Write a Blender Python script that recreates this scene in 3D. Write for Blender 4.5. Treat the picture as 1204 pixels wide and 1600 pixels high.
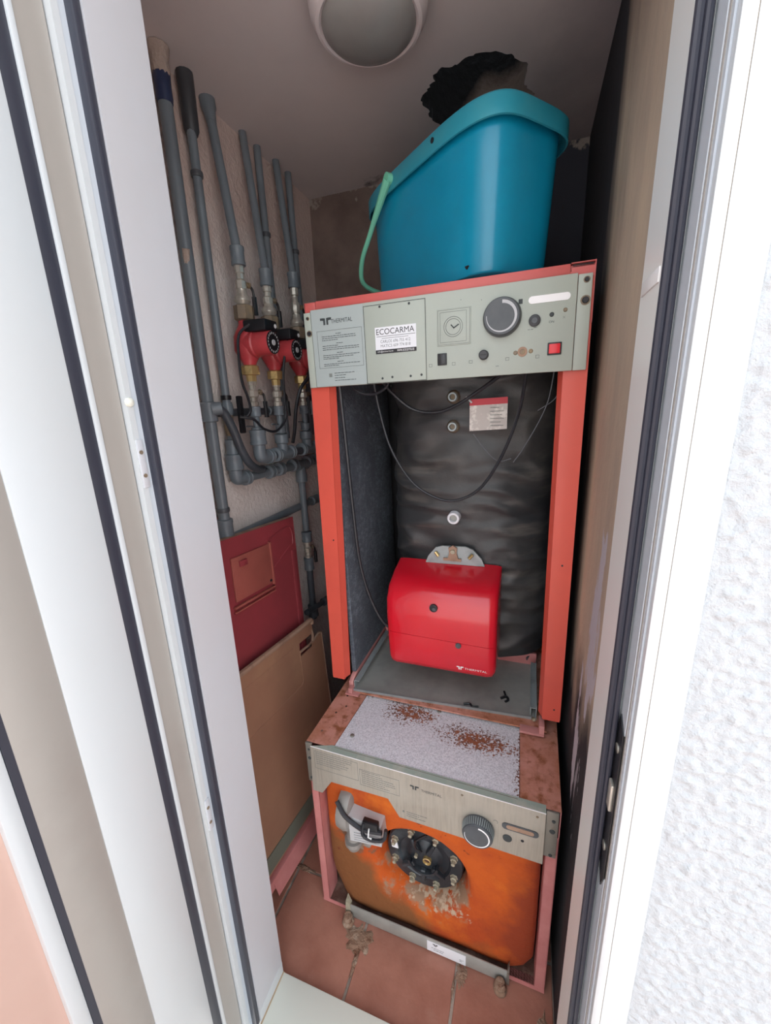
import bpy, bmesh, math, random
from mathutils import Vector, Matrix, noise
random.seed(4)
S = bpy.context.scene
for o in list(bpy.data.objects): bpy.data.objects.remove(o)
COL = S.collection
def lin(c): return tuple(((v/255)/12.92 if v/255 <= .04045 else ((v/255+.055)/1.055)**2.4) for v in c) + (1,)

# ------------------------------------------------------------------ camera, world, exposure
cd = bpy.data.cameras.new('camera'); cam = bpy.data.objects.new('camera', cd); COL.objects.link(cam); S.camera = cam
cd.sensor_fit = 'VERTICAL'; cd.sensor_height = 36; cd.lens = 628.125/1600*36; cd.clip_start = .01
r0 = Vector((0.94507668, 0.32504119, -0.03432642)); r1 = Vector((0.0515173, -0.25184708, -0.96639486)); r2 = Vector((-0.32276314, 0.91154883, -0.25476004))
mw = Matrix.Identity(4)
for i in range(3): mw[i][0] = r0[i]; mw[i][1] = -r1[i]; mw[i][2] = -r2[i]
mw.translation = (0.4876, -0.9149, 1.3946)
cam.matrix_world = mw
W = bpy.data.worlds.new('overcast_sky'); S.world = W; W.use_nodes = True
nt = W.node_tree; bg = nt.nodes['Background']
tc = nt.nodes.new('ShaderNodeTexCoord'); sp = nt.nodes.new('ShaderNodeSeparateXYZ'); rp = nt.nodes.new('ShaderNodeValToRGB')
nt.links.new(tc.outputs['Generated'], sp.inputs[0]); nt.links.new(sp.outputs['Z'], rp.inputs[0]); nt.links.new(rp.outputs[0], bg.inputs[0])
rp.color_ramp.elements[0].position = 0; rp.color_ramp.elements[0].color = (1, .99, .97, 1)
rp.color_ramp.elements[1].position = .9; rp.color_ramp.elements[1].color = (.80, .90, 1, 1)
bg.inputs[1].default_value = 1.1
sd = bpy.data.lights.new('hazy_sun', 'SUN'); sun = bpy.data.objects.new('hazy_sun', sd); COL.objects.link(sun)
sd.energy = 4.5; sd.angle = math.radians(12); sd.color = (1, .99, .97)
sun.rotation_euler = Vector((.2, .62, .76)).to_track_quat('Z', 'Y').to_euler()
S.view_settings.view_transform = 'Standard'; S.view_settings.look = 'None'; S.view_settings.gamma = 1
S.view_settings.use_curve_mapping = False; S.view_settings.exposure = 1.24

# ------------------------------------------------------------------ materials
def M(name, col, rough=.5, metal=0, layers=(), bump=None, spec=.5, coat=0, trans=0, grain=None):
    """layers: (colour, noise scale, low, high, [gradient mask (axis, from, to)] or [ellipses (x,y,rx,ry)..], stretch)"""
    m = bpy.data.materials.new(name); m.use_nodes = True; n = m.node_tree; L = n.links; b = n.nodes['Principled BSDF']
    b.inputs['Roughness'].default_value = rough; b.inputs['Metallic'].default_value = metal
    b.inputs['Specular IOR Level'].default_value = spec; b.inputs['Coat Weight'].default_value = coat
    b.inputs['Transmission Weight'].default_value = trans
    t = n.nodes.new('ShaderNodeTexCoord').outputs['Object']
    rgb = n.nodes.new('ShaderNodeRGB'); rgb.outputs[0].default_value = lin(col); cur = rgb.outputs[0]
    def math_(op, a, bb):
        q = n.nodes.new('ShaderNodeMath'); q.operation = op
        for i, v in enumerate((a, bb)):
            if isinstance(v, (int, float)): q.inputs[i].default_value = v
            else: L.new(v, q.inputs[i])
        return q.outputs[0]
    def nz(scale, stretch=(1, 1, 1), detail=6, rg=.6):
        mp = n.nodes.new('ShaderNodeMapping'); mp.inputs['Scale'].default_value = stretch; L.new(t, mp.inputs[0])
        q = n.nodes.new('ShaderNodeTexNoise'); q.inputs['Scale'].default_value = scale; q.inputs['Detail'].default_value = detail
        q.inputs['Roughness'].default_value = rg; L.new(mp.outputs[0], q.inputs[0]); return q.outputs[0]
    for ly in layers:
        c2, sc, lo, hi = ly[:4]; mask = ly[4] if len(ly) > 4 else None; st = ly[5] if len(ly) > 5 else (1, 1, 1)
        mr = n.nodes.new('ShaderNodeMapRange'); mr.inputs[1].default_value = lo; mr.inputs[2].default_value = hi
        v = nz(sc, st)
        if mask:
            s = n.nodes.new('ShaderNodeSeparateXYZ'); L.new(t, s.inputs[0])
            if mask[0] in ('xz', 'yz'): ax1, ax2, ells = 'xyz'.index(mask[0][0]), 2, mask[1:]
            else: ax1, ax2, ells = 0, 1, mask
            if isinstance(mask[0], str) and mask[0] not in ('xz', 'yz'):
                for k in range(0, len(mask), 3):
                    g = n.nodes.new('ShaderNodeMapRange'); g.inputs[1].default_value = mask[k+1]; g.inputs[2].default_value = mask[k+2]
                    g.inputs[3].default_value = -.5; g.inputs[4].default_value = .5; L.new(s.outputs['XYZ'.index(mask[k])], g.inputs[0])
                    v = math_('ADD', v, g.outputs[0])
            else:
                best = None
                for (ex, ey, rx, ry) in ells:
                    dx = math_('DIVIDE', math_('SUBTRACT', s.outputs[ax1], ex), rx); dy = math_('DIVIDE', math_('SUBTRACT', s.outputs[ax2], ey), ry)
                    dd = math_('ADD', math_('MULTIPLY', dx, dx), math_('MULTIPLY', dy, dy))
                    best = dd if best is None else math_('MINIMUM', best, dd)
                v = math_('SUBTRACT', v, math_('MULTIPLY', math_('MINIMUM', best, 4), .16))
        L.new(v, mr.inputs[0])
        mx = n.nodes.new('ShaderNodeMix'); mx.data_type = 'RGBA'; L.new(mr.outputs[0], mx.inputs[0]); L.new(cur, mx.inputs[6]); mx.inputs[7].default_value = lin(c2)
        cur = mx.outputs[2]
    L.new(cur, b.inputs['Base Color'])
    if bump:
        bp = n.nodes.new('ShaderNodeBump'); bp.inputs['Distance'].default_value = bump[1]; bp.inputs['Strength'].default_value = bump[2] if len(bump) > 2 else 1
        L.new(nz(bump[0], bump[3] if len(bump) > 3 else (1, 1, 1), 4), bp.inputs['Height']); L.new(bp.outputs[0], b.inputs['Normal'])
    return m
RUST, DRUST = (150, 84, 50), (95, 55, 38)
m = {}
m['frame_white'] = M('white_lacquer', (200, 206, 210), .28, layers=[((198, 202, 204), 3, .5, .8)])
m['frame_shade_grey'] = M('greige_shade_tone', (158, 154, 149), .35, layers=[((150, 145, 140), 5, .5, .8)])  # shade on the white leaf strips put into the colour; rebate step grey too
m['frame_blue'] = M('bare_aluminium', (204, 213, 222), .35, .1, layers=[((186, 196, 206), 4, .4, .8, None, (8, 8, .3))])
m['rubber'] = M('black_rubber', (48, 50, 62), .45)
m['jamb'] = M('pale_grey_lacquer', (192, 195, 202), .4, layers=[((188, 187, 190), 2, .4, .8)])
m['glass'] = M('pinkish_frosted_glass', (192, 158, 146), .3, layers=[((200, 172, 160), 2, .4, .8)])
m['sill'] = M('white_sill', (222, 224, 214), .5, layers=[((190, 186, 172), 6, .6, .8)])
m['caulk'] = M('dirty_caulk', (170, 150, 125), .8)
m['stucco'] = M('white_stucco', (186, 191, 196), .9, bump=(90, .006, .9))
m['plaster'] = M('smooth_white_render', (200, 203, 204), .7, bump=(12, .002, .3))
m['wall_left'] = M('stippled_white_plaster', (228, 220, 216), .85, layers=[((206, 194, 188), 5, .4, .8), ((208, 188, 180), 2, .5, .7, ('Z', 1.4, 2.1))], bump=(75, .006, .9))
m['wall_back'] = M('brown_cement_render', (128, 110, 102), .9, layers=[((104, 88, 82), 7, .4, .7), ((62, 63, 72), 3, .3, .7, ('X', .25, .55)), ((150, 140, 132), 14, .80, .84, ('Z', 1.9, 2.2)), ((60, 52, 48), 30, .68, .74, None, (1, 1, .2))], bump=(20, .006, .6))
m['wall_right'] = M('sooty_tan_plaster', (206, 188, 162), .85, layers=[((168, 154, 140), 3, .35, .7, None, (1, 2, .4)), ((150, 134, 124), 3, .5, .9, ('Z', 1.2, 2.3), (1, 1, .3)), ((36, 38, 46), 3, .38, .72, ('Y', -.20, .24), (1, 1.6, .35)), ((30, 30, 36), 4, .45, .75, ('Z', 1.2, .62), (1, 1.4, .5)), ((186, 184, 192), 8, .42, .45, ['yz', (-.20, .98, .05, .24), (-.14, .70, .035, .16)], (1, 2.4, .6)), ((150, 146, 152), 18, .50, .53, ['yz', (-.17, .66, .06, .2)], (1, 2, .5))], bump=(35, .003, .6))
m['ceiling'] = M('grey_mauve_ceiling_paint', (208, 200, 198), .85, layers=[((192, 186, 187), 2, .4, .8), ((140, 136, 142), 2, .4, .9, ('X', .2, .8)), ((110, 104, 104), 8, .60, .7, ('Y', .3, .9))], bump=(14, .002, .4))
m['soot'] = M('flue_soot_lit_foot', (16, 15, 16), .95, layers=[((120, 104, 94), 5, .55, .85, ('Z', 2.30, 2.14, 'X', .22, .32))], bump=(30, .01, .8))  # sooty black, with light on the shaft's lower right wall painted in as brown
m['tile'] = M('terracotta_tile', (176, 122, 104), .5, layers=[((142, 88, 72), 6, .4, .75), ((178, 132, 114), 11, .62, .8), ((196, 172, 156), 25, .73, .8)], bump=(40, .0015, .6))
m['greige2'] = M('light_greige_lacquer', (226, 229, 228), .35)
m['grout'] = M('old_grout', (172, 160, 148), .95, layers=[((120, 106, 96), 20, .4, .7)], bump=(80, .004, .8))
m['terrace'] = M('terrace_terracotta', (196, 172, 162), .7, layers=[((178, 150, 138), 4, .4, .8)])
m['pipe'] = M('grey_pvc', (112, 122, 130), .36, layers=[((96, 104, 112), 6, .4, .8), ((128, 128, 126), 24, .72, .8)])
m['pipe_dark'] = M('dark_grey_pvc', (74, 80, 88), .45, layers=[((56, 60, 66), 8, .4, .8)])
m['steel'] = M('plated_brass_valve', (204, 200, 190), .28, .55, layers=[((120, 112, 98), 30, .5, .75)])
m['brass'] = M('brass', (206, 180, 124), .3, .6, layers=[((120, 96, 60), 30, .5, .75)])
m['iron'] = M('brown_iron', (128, 114, 98), .55, .2, layers=[((150, 130, 100), 30, .5, .7)])
m['black'] = M('black_plastic', (28, 29, 33), .35)
m['cable'] = M('black_cable', (38, 40, 46), .4)
m['wire'] = M('thin_grey_wire', (96, 100, 106), .5)
m['pump_red'] = M('pump_red_paint', (186, 66, 72), .32, layers=[((156, 56, 62), 12, .5, .75)])
m['white'] = M('white_plastic', (228, 229, 230), .4)
m['mark'] = M('silver_print', (190, 192, 196), .5)
m['tape'] = M('blue_tape', (40, 52, 84), .4)
m['mortar'] = M('patch_mortar', (176, 160, 150), .95, bump=(60, .01, .9))
m['post'] = M('salmon_orange_enamel', (222, 92, 76), .38, layers=[((200, 84, 72), 3, .4, .8), ((150, 90, 80), 60, .74, .8)], coat=.1)
m['top_red'] = M('faded_red_enamel', (204, 96, 92), .42, layers=[((176, 96, 92), 9, .5, .8)])
m['pink'] = M('rusty_pink_enamel', (204, 142, 138), .5, layers=[((170, 108, 104), 8, .4, .8), (RUST, 16, .64, .72), (DRUST, 60, .74, .8)])
m['pink_clean'] = M('pink_enamel', (208, 138, 135), .45, layers=[((180, 100, 102), 8, .4, .8), (RUST, 22, .72, .78)])
m['pink_rust'] = M('rust_blotched_pink_sheet', (206, 146, 130), .7, layers=[((182, 120, 94), 12, .42, .6), ((146, 88, 58), 40, .5, .66), ((100, 62, 46), 45, .7, .76)], bump=(60, .002, .5))
m['panel'] = M('grey_green_enamel', (176, 184, 174), .42, layers=[((166, 174, 168), 3, .4, .8), ((186, 178, 158), 6, .66, .8)])
m['panel_l'] = M('grey_blue_print_area', (168, 178, 178), .42)
m['print'] = M('dark_print', (58, 64, 66), .6)
m['print_grey'] = M('grey_print', (118, 124, 122), .6)
m['sticker'] = M('white_paper', (232, 234, 240), .5)
m['ink'] = M('black_ink', (34, 34, 40), .5)
m['ink_grey'] = M('grey_ink', (120, 122, 128), .6)
m['dial'] = M('charcoal_knob', (72, 76, 82), .4, layers=[((88, 92, 96), 20, .4, .8)])
m['dial_side'] = M('knob_rim', (58, 60, 64), .45)
m['red_lens'] = M('red_switch_lens', (226, 44, 56), .3)
m['silver'] = M('bright_silver_label', (248, 248, 250), .35)
m['felt'] = M('blue_grey_fibre_felt', (92, 99, 110), .95, layers=[((122, 130, 141), 60, .45, .7, None, (1, 1, 1.6)), ((74, 80, 90), 7, .4, .7), ((165, 146, 152), 130, .68, .76)], bump=(220, .006, .9))
m['jacket'] = M('black_woven_jacket', (60, 60, 62), .45, layers=[((98, 94, 89), 3, .45, .8, None, (1.2, 1, 1)), ((112, 106, 100), 6, .55, .8, None, (.6, 1, 4)), ((36, 37, 42), 5, .5, .8)], bump=(160, .0012, .4), spec=.6)
m['burner'] = M('glossy_red_cover', (214, 24, 44), .26, layers=[((202, 34, 50), 5, .45, .8), ((176, 50, 52), 8, .5, .85, ('Z', .24, .42)), ((216, 120, 116), 90, .74, .8)], coat=.5)
m['burner_back'] = M('grey_dust_rim', (150, 140, 138), .7)
m['galv'] = M('galvanised_sheet', (168, 168, 163), .5, .2, layers=[((150, 150, 146), 14, .4, .7), ((166, 166, 158), 6, .6, .8)])
m['galv_light'] = M('zinc_bracket', (162, 172, 174), .45, .3, layers=[((130, 136, 138), 20, .5, .8)])
m['galv_top'] = M('speckled_zinc_sheet', (228, 229, 236), .75, 0, layers=[((196, 197, 204), 300, .42, .62), ((242, 242, 246), 330, .56, .64),
    ((112, 70, 52), 200, .45, .53, [(.23, .175, .085, .045), (.40, .135, .13, .05), (.20, .17, .06, .06), (.52, .1, .02, .15), (.09, .22, .03, .03)]), ((150, 90, 62), 120, .43, .50, [(.24, .17, .07, .03), (.42, .13, .09, .035)])], bump=(150, .001, .5))
m['alu_panel'] = M('brushed_grey_panel', (172, 164, 152), .45, .25, layers=[((154, 148, 138), 40, .4, .7, None, (6, 1, .3)), ((186, 182, 172), 5, .5, .8)])
m['alu_green'] = M('dusty_green_lip', (150, 162, 152), .7, layers=[((186, 184, 172), 16, .5, .7)])
m['alu_side'] = M('dull_metal_ear', (138, 134, 126), .5, .4, layers=[((116, 90, 74), 40, .58, .7)])
m['orange'] = M('rusty_orange_foam', (198, 88, 18), .85, layers=[((172, 66, 18), 5, .42, .62), ((214, 112, 26), 6, .55, .75), ((128, 78, 40), 3.5, .50, .68, ('X', .36, .02, 'Z', .34, .02)), ((146, 56, 22), 4, .62, .8, ('X', .28, .62)), ((110, 44, 18), 40, .66, .74), ((150, 118, 94), 24, .34, .46, ['xz', (.305, .175, .115, .075)]), ((184, 160, 136), 60, .42, .5, ['xz', (.325, .15, .09, .05)]), ((120, 84, 62), 30, .38, .5, ['xz', (.12, .27, .05, .06)])], bump=(50, .004, .7))
m['crust'] = M('limescale_crust', (150, 120, 100), .95, layers=[((186, 168, 150), 30, .5, .7), ((110, 70, 50), 24, .55, .7)], bump=(80, .01, 1))
m['flange'] = M('black_cast_flange', (42, 46, 52), .4, .2, layers=[((74, 82, 88), 16, .5, .7)])
m['bolt'] = M('corroded_bolt', (178, 172, 152), .6, .3, layers=[((128, 118, 96), 60, .5, .7)])
m['pump_grey'] = M('pale_grey_casting', (150, 146, 142), .45, .2, layers=[((140, 138, 132), 12, .5, .75)])
m['cavity'] = M('rusted_base_pan', (92, 62, 52), .85, layers=[((140, 110, 96), 20, .5, .7), ((60, 40, 34), 12, .5, .7)], bump=(60, .004, .8))
m['dark'] = M('dark_sheet_metal', (34, 34, 38), .7)
m['door_red'] = M('dusty_crimson_enamel', (160, 66, 74), .45, layers=[((140, 62, 68), 4, .4, .7), ((110, 44, 50), 22, .72, .8, None, (1, 4, .6))])
m['hatch'] = M('faded_orange_red_enamel', (176, 98, 88), .5, layers=[((150, 80, 72), 6, .4, .8)])
m['tan'] = M('dusty_brown_orange_panel', (164, 122, 98), .65, layers=[((146, 106, 86), 3, .4, .7), ((176, 138, 108), 4, .55, .8)])
m['tan_edge'] = M('dusty_tan_edge', (168, 138, 118), .8, layers=[((130, 100, 84), 20, .5, .7)])
m['strip_green'] = M('green_grey_strip', (112, 116, 104), .7)
m['teal'] = M('glossy_turquoise_plastic', (12, 148, 186), .26, layers=[((14, 128, 160), 3, .4, .8), ((150, 196, 206), 28, .74, .78, None, (1, 1, .5))], bump=(5, .004, .4), coat=.15)
m['teal_rim'] = M('turquoise_rim_plastic', (44, 150, 172), .4, layers=[((70, 158, 172), 8, .5, .8)])
m['mint'] = M('mint_green_plastic', (120, 202, 172), .4)
m['lens'] = M('dusty_grey_globe', (150, 149, 146), .35, layers=[((132, 131, 128), 6, .4, .8)], coat=.3)
m['lamp_body'] = M('lamp_white', (218, 210, 210), .45)
m['tag_red'] = M('red_print', (196, 52, 66), .5)
m['tag_grey'] = M('foil_sticker', (196, 190, 186), .4, layers=[((226, 222, 216), 60, .5, .6)])

# ------------------------------------------------------------------ mesh helpers
class MB:
    def __init__(s): s.b = bmesh.new()
    def box(s, x0, x1, y0, y1, z0, z1, bev=0, seg=2, M4=None):
        r = bmesh.ops.create_cube(s.b, size=1); vs = r['verts']
        for v in vs: v.co = Vector(((x0+x1)/2+v.co.x*(x1-x0), (y0+y1)/2+v.co.y*(y1-y0), (z0+z1)/2+v.co.z*(z1-z0)))
        if bev:
            es = list({e for v in vs for e in v.link_edges})
            rr = bmesh.ops.bevel(s.b, geom=es, offset=bev, segments=seg, profile=.5, affect='EDGES'); vs = list({v for f in rr['faces'] for v in f.verts} | {v for v in vs if v.is_valid})
        if M4 is not None: bmesh.ops.transform(s.b, matrix=M4, verts=vs)
        return s
    def prism(s, pts, d, bev=0, seg=2):
        """pts: closed loop of 3-D points, extruded by vector d"""
        vs = [s.b.verts.new(p) for p in pts]; f = s.b.faces.new(vs)
        r = bmesh.ops.extrude_face_region(s.b, geom=[f]); nv = [g for g in r['geom'] if isinstance(g, bmesh.types.BMVert)]
        for v in nv: v.co += Vector(d)
        allv = vs + nv; bmesh.ops.recalc_face_normals(s.b, faces=list({f for v in allv for f in v.link_faces}))
        if bev: bmesh.ops.bevel(s.b, geom=list({e for v in allv for e in v.link_edges}), offset=bev, segments=seg, profile=.5, affect='EDGES')
        return s
    def hexa(s, c):
        """eight corners: bottom loop then top loop"""
        v = [s.b.verts.new(p) for p in c]
        for f in ((3, 2, 1, 0), (4, 5, 6, 7), (0, 1, 5, 4), (1, 2, 6, 5), (2, 3, 7, 6), (3, 0, 4, 7)): s.b.faces.new([v[i] for i in f])
        bmesh.ops.recalc_face_normals(s.b, faces=s.b.faces[:]); return s
    def ring(s, rings, cap=True, closed=True):
        R = [[s.b.verts.new(p) for p in r] for r in rings]; n = len(R[0])
        for a, c in zip(R[:-1], R[1:]):
            for i in range(n if closed else n-1): s.b.faces.new((a[i], a[(i+1) % n], c[(i+1) % n], c[i]))
        if cap: s.b.faces.new(R[0][::-1]); s.b.faces.new(R[-1])
        return s
    def lathe(s, o, ax, prof, seg=20, cap=True):
        """prof: (distance along axis, radius)"""
        o = Vector(o); a = Vector(ax).normalized(); u = a.orthogonal().normalized(); w = a.cross(u)
        return s.ring([[o+a*t+(u*math.cos(k*2*math.pi/seg)+w*math.sin(k*2*math.pi/seg))*max(r, 1e-5) for k in range(seg)] for t, r in prof], cap)
    def cyl(s, p, q, r, r2=None, seg=16):
        p, q = Vector(p), Vector(q); L = (q-p).length; return s.lathe(p, q-p, [(0, r), (L, r if r2 is None else r2)], seg)
    def tube(s, pts, r, seg=10, n=8, smooth=True):
        P = [Vector(p) for p in pts]
        if smooth and len(P) > 2:
            Q = []
            E = [2*P[0]-P[1]] + P + [2*P[-1]-P[-2]]
            for i in range(1, len(E)-2):
                for k in range(n):
                    t = k/n; a, b_, c, d = E[i-1:i+3]
                    Q.append(.5*((2*b_)+(-a+c)*t+(2*a-5*b_+4*c-d)*t*t+(-a+3*b_-3*c+d)*t**3))
            P = Q + [P[-1]]
        rings = []; up = None
        for i, p in enumerate(P):
            d = (P[min(i+1, len(P)-1)]-P[max(i-1, 0)]).normalized()
            if up is None: up = d.orthogonal().normalized()
            up = (up - d*up.dot(d)).normalized(); w = d.cross(up)
            rings.append([p+(up*math.cos(k*2*math.pi/seg)+w*math.sin(k*2*math.pi/seg))*r for k in range(seg)])
        return s.ring(rings)
    def build(s, name, mat, parent=None, ang=35, kind=None):
        me = bpy.data.meshes.new(name); bmesh.ops.recalc_face_normals(s.b, faces=s.b.faces[:]) ; s.b.to_mesh(me); s.b.free()
        me.materials.append(m[mat] if isinstance(mat, str) else mat)
        for p in me.polygons: p.use_smooth = True
        me.set_sharp_from_angle(angle=math.radians(ang))
        o = bpy.data.objects.new(name, me); COL.objects.link(o)
        if parent: o.parent = parent
        if kind: o['kind'] = kind
        return o
def B(name, mat, parent, *a, **k): 
    kind = k.pop('kind', None); return MB().box(*a, **k).build(name, mat, parent, kind=kind)
def tag(o, label, cat, group=None):
    o['label'] = label; o['category'] = cat
    if group: o['group'] = group
    return o
def thing(name, label, cat, loc=(0, 0, 0), group=None):
    o = bpy.data.objects.new(name, None); COL.objects.link(o); o.location = loc; o.empty_display_size = .05; return tag(o, label, cat, group)
def copy_tree(o, parent=None):
    c = o.copy(); COL.objects.link(c); c.parent = parent
    for ch in o.children: copy_tree(ch, c)
    return c
def text(s, x, y, z, h, w, mat, parent, name='lettering', rise=0, label=None):
    cu = bpy.data.curves.new('t', 'FONT'); cu.body = s; cu.size = 1; cu.resolution_u = 3; cu.extrude = 0
    o = bpy.data.objects.new('t', cu); COL.objects.link(o); bpy.context.view_layer.update()
    me = bpy.data.meshes.new_from_object(o.evaluated_get(bpy.context.evaluated_depsgraph_get())); bpy.data.objects.remove(o)
    xs = [v.co.x for v in me.vertices]; ys = [v.co.y for v in me.vertices]; sx = w/(max(xs)-min(xs)); sy = h/(max(ys)-min(ys))
    x0, y0 = min(xs), min(ys)
    for v in me.vertices: a = (v.co.x-x0)*sx; v.co = (x+a, y, z+(v.co.y-y0)*sy+rise*a)
    me.materials.clear(); me.materials.append(m[mat]); q = bpy.data.objects.new(name, me); COL.objects.link(q); q.parent = parent
    if label: q['label'] = label
    return q
def lines(rows, y, mat, parent, name='printed_text', t=.0012, seed=1):
    """rows (x0, x1, z): fine broken print lines, too small to read"""
    rnd = random.Random(seed); b = MB()
    for x0, x1, z in rows:
        x = x0
        while x < x1-.002:
            w = min(rnd.uniform(.003, .009), x1-x); b.box(x, x+w, y-.0002, y+.0001, z-t/2, z+t/2); x += w+.0012
    return b.build(name, mat, parent, kind='stuff')
def outline(x0, x1, z0, z1, y, mat, parent, name='printed_border', t=.0008):
    b = MB()
    for a in ((x0, x1, z0, z0+t), (x0, x1, z1-t, z1), (x0, x0+t, z0, z1), (x1-t, x1, z0, z1)): b.box(a[0], a[1], y-.0002, y+.0001, a[2], a[3])
    return b.build(name, mat, parent)
def logo(x, z, y, s, mat, parent, name='emblem'):
    b = MB()
    for sg, k in ((-1, 1), (1, 1)):
        b.prism([(x+sg*.1*s, y, z+.45*s), (x+sg*.1*s, y, z-.5*s), (x+sg*.42*s, y, z-.5*s), (x+sg*.42*s, y, z+.1*s), (x+sg*.62*s, y, z+.16*s), (x+sg*.95*s, y, z+.16*s), (x+sg*.95*s, y, z+.5*s), (x+sg*.45*s, y, z+.5*s)], (0, -.0003, 0))
    return b.build(name, mat, parent)
def structure(o): o['kind'] = 'structure'; return o
def sBox(name, mat, *a, **k): return structure(B(name, mat, None, *a, **k))

# ------------------------------------------------------------------ setting
XL, XR, YB, ZC = -.315, .6175, .634, 2.139
YI, YO = -.364, -.48
sBox('wall_left', 'wall_left', XL-.12, XL, YI, YB+.12, -.1, 2.3)
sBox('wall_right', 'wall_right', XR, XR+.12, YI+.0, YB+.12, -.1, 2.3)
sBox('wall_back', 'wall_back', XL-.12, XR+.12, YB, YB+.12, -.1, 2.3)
# ceiling slab with a ragged hole
hole = [(.193, .297), (.213, .279), (.222, .262), (.237, .256), (.236, .236), (.26, .221), (.282, .229), (.298, .225), (.322, .214), (.343, .213), (.379, .222), (.398, .238), (.416, .25), (.43, .272), (.446, .287), (.441, .319), (.437, .35), (.45, .372), (.462, .39), (.45, .43), (.40, .46), (.33, .47), (.27, .455), (.23, .43), (.208, .401), (.196, .37), (.201, .343), (.19, .32)]
bb = bmesh.new()
def loop(pts, z):
    vs = [bb.verts.new((x, y, z)) for x, y in pts]; return [bb.edges.new((vs[i], vs[(i+1) % len(vs)])) for i in range(len(vs))]
hh = []
for i, (x, y) in enumerate(hole):
    x2, y2 = hole[(i+1) % len(hole)]; hh.append((x, y))
    for t in (.33, .66): hh.append((x+(x2-x)*t+random.uniform(-.003, .003), y+(y2-y)*t+random.uniform(-.003, .003)))
es = loop([(XL-.1, YI-.1), (XR+.1, YI-.1), (XR+.1, YB+.1), (XL-.1, YB+.1)], ZC) + loop(hh, ZC)
r = bmesh.ops.triangle_fill(bb, edges=es, use_beauty=True)
fs = [g for g in r['geom'] if isinstance(g, bmesh.types.BMFace)]
r = bmesh.ops.extrude_face_region(bb, geom=fs)
for g in r['geom']:
    if isinstance(g, bmesh.types.BMVert): g.co.z += .025
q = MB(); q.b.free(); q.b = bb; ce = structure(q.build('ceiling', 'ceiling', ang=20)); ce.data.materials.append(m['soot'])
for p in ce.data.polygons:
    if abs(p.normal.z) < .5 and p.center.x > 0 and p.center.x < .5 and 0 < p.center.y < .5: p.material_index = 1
q = MB().lathe((.33, .345, 2.163), (0, 0, 1), [(0, .172), (.06, .165), (.5, .16)], 28, cap=False)
vs = [v for v in q.b.verts if v.co.z > 2.7]
if len(vs) > 2: q.b.faces.new(vs)
structure(q.build('trim_3', 'soot'))['label'] = 'sooty flue shaft above the broken ceiling hole'
# front wall
sBox('wall_front', 'plaster', -1.7, -.046, YO, YI, -.1, 2.4)
sBox('wall_front', 'plaster', .622, 1.6, YO, YI, -.1, 2.4)
sBox('wall_front', 'plaster', -.046, .622, YO, YI, 2.10, 2.4)
sBox('trim_1', 'frame_white', .6265, .657, YO-.004, YO, .02, 2.4)['label'] = 'smooth white band beside the door frame'
sBox('trim_2', 'caulk', .6255, .6267, YO-.003, YO, .02, 2.4)['label'] = 'thin brown joint beside the door frame'
# stucco relief on the outer wall to the right
b = MB(); nx, nz_ = 170, 560; x0, x1, z0, z1 = .656, 1.06, .25, 2.05
gr = []
for j in range(nz_+1):
    row = []
    for i in range(nx+1):
        x = x0+(x1-x0)*i/nx; z = z0+(z1-z0)*j/nz_
        n1 = noise.noise(Vector((x*95, z*130, 0))); n2 = noise.noise(Vector((x*240, z*260, 5)))
        ed = min(1, i/6) * min(1, j/4) * min(1, (nz_-j)/4)
        row.append(b.b.verts.new((x, YO-.0005-ed*(.0022+max(-.3, n1)*.0042+n2*.0010), z)))
    gr.append(row)
for j in range(nz_):
    for i in range(nx): b.b.faces.new((gr[j][i], gr[j][i+1], gr[j+1][i+1], gr[j+1][i]))
o = b.build('wall_stucco', 'stucco', ang=180); o['kind'] = 'structure'; o['label'] = 'rough white stucco coat right of the door frame'
# floor: bed and tiles
fl = sBox('floor', 'grout', XL-.1, XR+.1, YI-.02, YB+.1, -.1, -.003)
gx = [-.375, -.12, .135, .388, .64]; gy = [-.383, -.13, .125, .38, .635]
tm = {}
for i in range(len(gx)-1):
    for j in range(len(gy)-1):
        w, d = gx[i+1]-gx[i]-.007, gy[j+1]-gy[j]-.007
        x0, x1, y0, y1 = gx[i]+.0035, gx[i]+.0035+w, gy[j]+.0035, gy[j]+.0035+d
        x0 = max(x0, XL+.002); x1 = min(x1, XR-.002); y0 = max(y0, YI+.002); y1 = min(y1, YB-.003)
        B('tile', 'tile', fl, x0, x1, y0, y1, -.01, random.uniform(-.0012, 0), bev=.0015, seg=1)
# patches of cement on the tiles by the tank feet
def splat(name, mat, parent, cx, cy, r, h, seed, st=(1, 1), z=.0):
    rnd = random.Random(seed); ring = [r*(rnd.uniform(.55, 1.15)) for _ in range(26)]; b = MB(); rs = []
    for f, hh_ in ((1, .0), (.8, h*.6), (.45, h), (.1, h*.9)):
        rs.append([(cx+ring[k]*f*st[0]*math.cos(k*math.tau/26), cy+ring[k]*f*st[1]*math.sin(k*math.tau/26), z+hh_) for k in range(26)])
    return b.ring(rs).build(name, mat, parent)
splat('cement_patch', 'crust', fl, .13, -.235, .035, .004, 3, (1.3, 1)); splat('cement_patch', 'crust', fl, .40, -.225, .02, .003, 5, (.8, 1.2))
splat('cement_patch', 'crust', fl, .385, -.255, .008, .003, 8, (.6, 3.2)); splat('cement_patch', 'crust', fl, .135, -.28, .010, .003, 9, (.7, 3.6))
splat('cement_patch', 'crust', fl, .59, -.27, .03, .003, 19, (.6, 1.6)); splat('cement_patch', 'crust', fl, -.1, -.128, .012, .002, 12, (3.5, .8))
structure(B('threshold', 'sill', None, -.026, .597, -.60, YI+.0, -.03, .02, bev=.002))['label'] = 'white door sill across the bottom of the opening'
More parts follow.
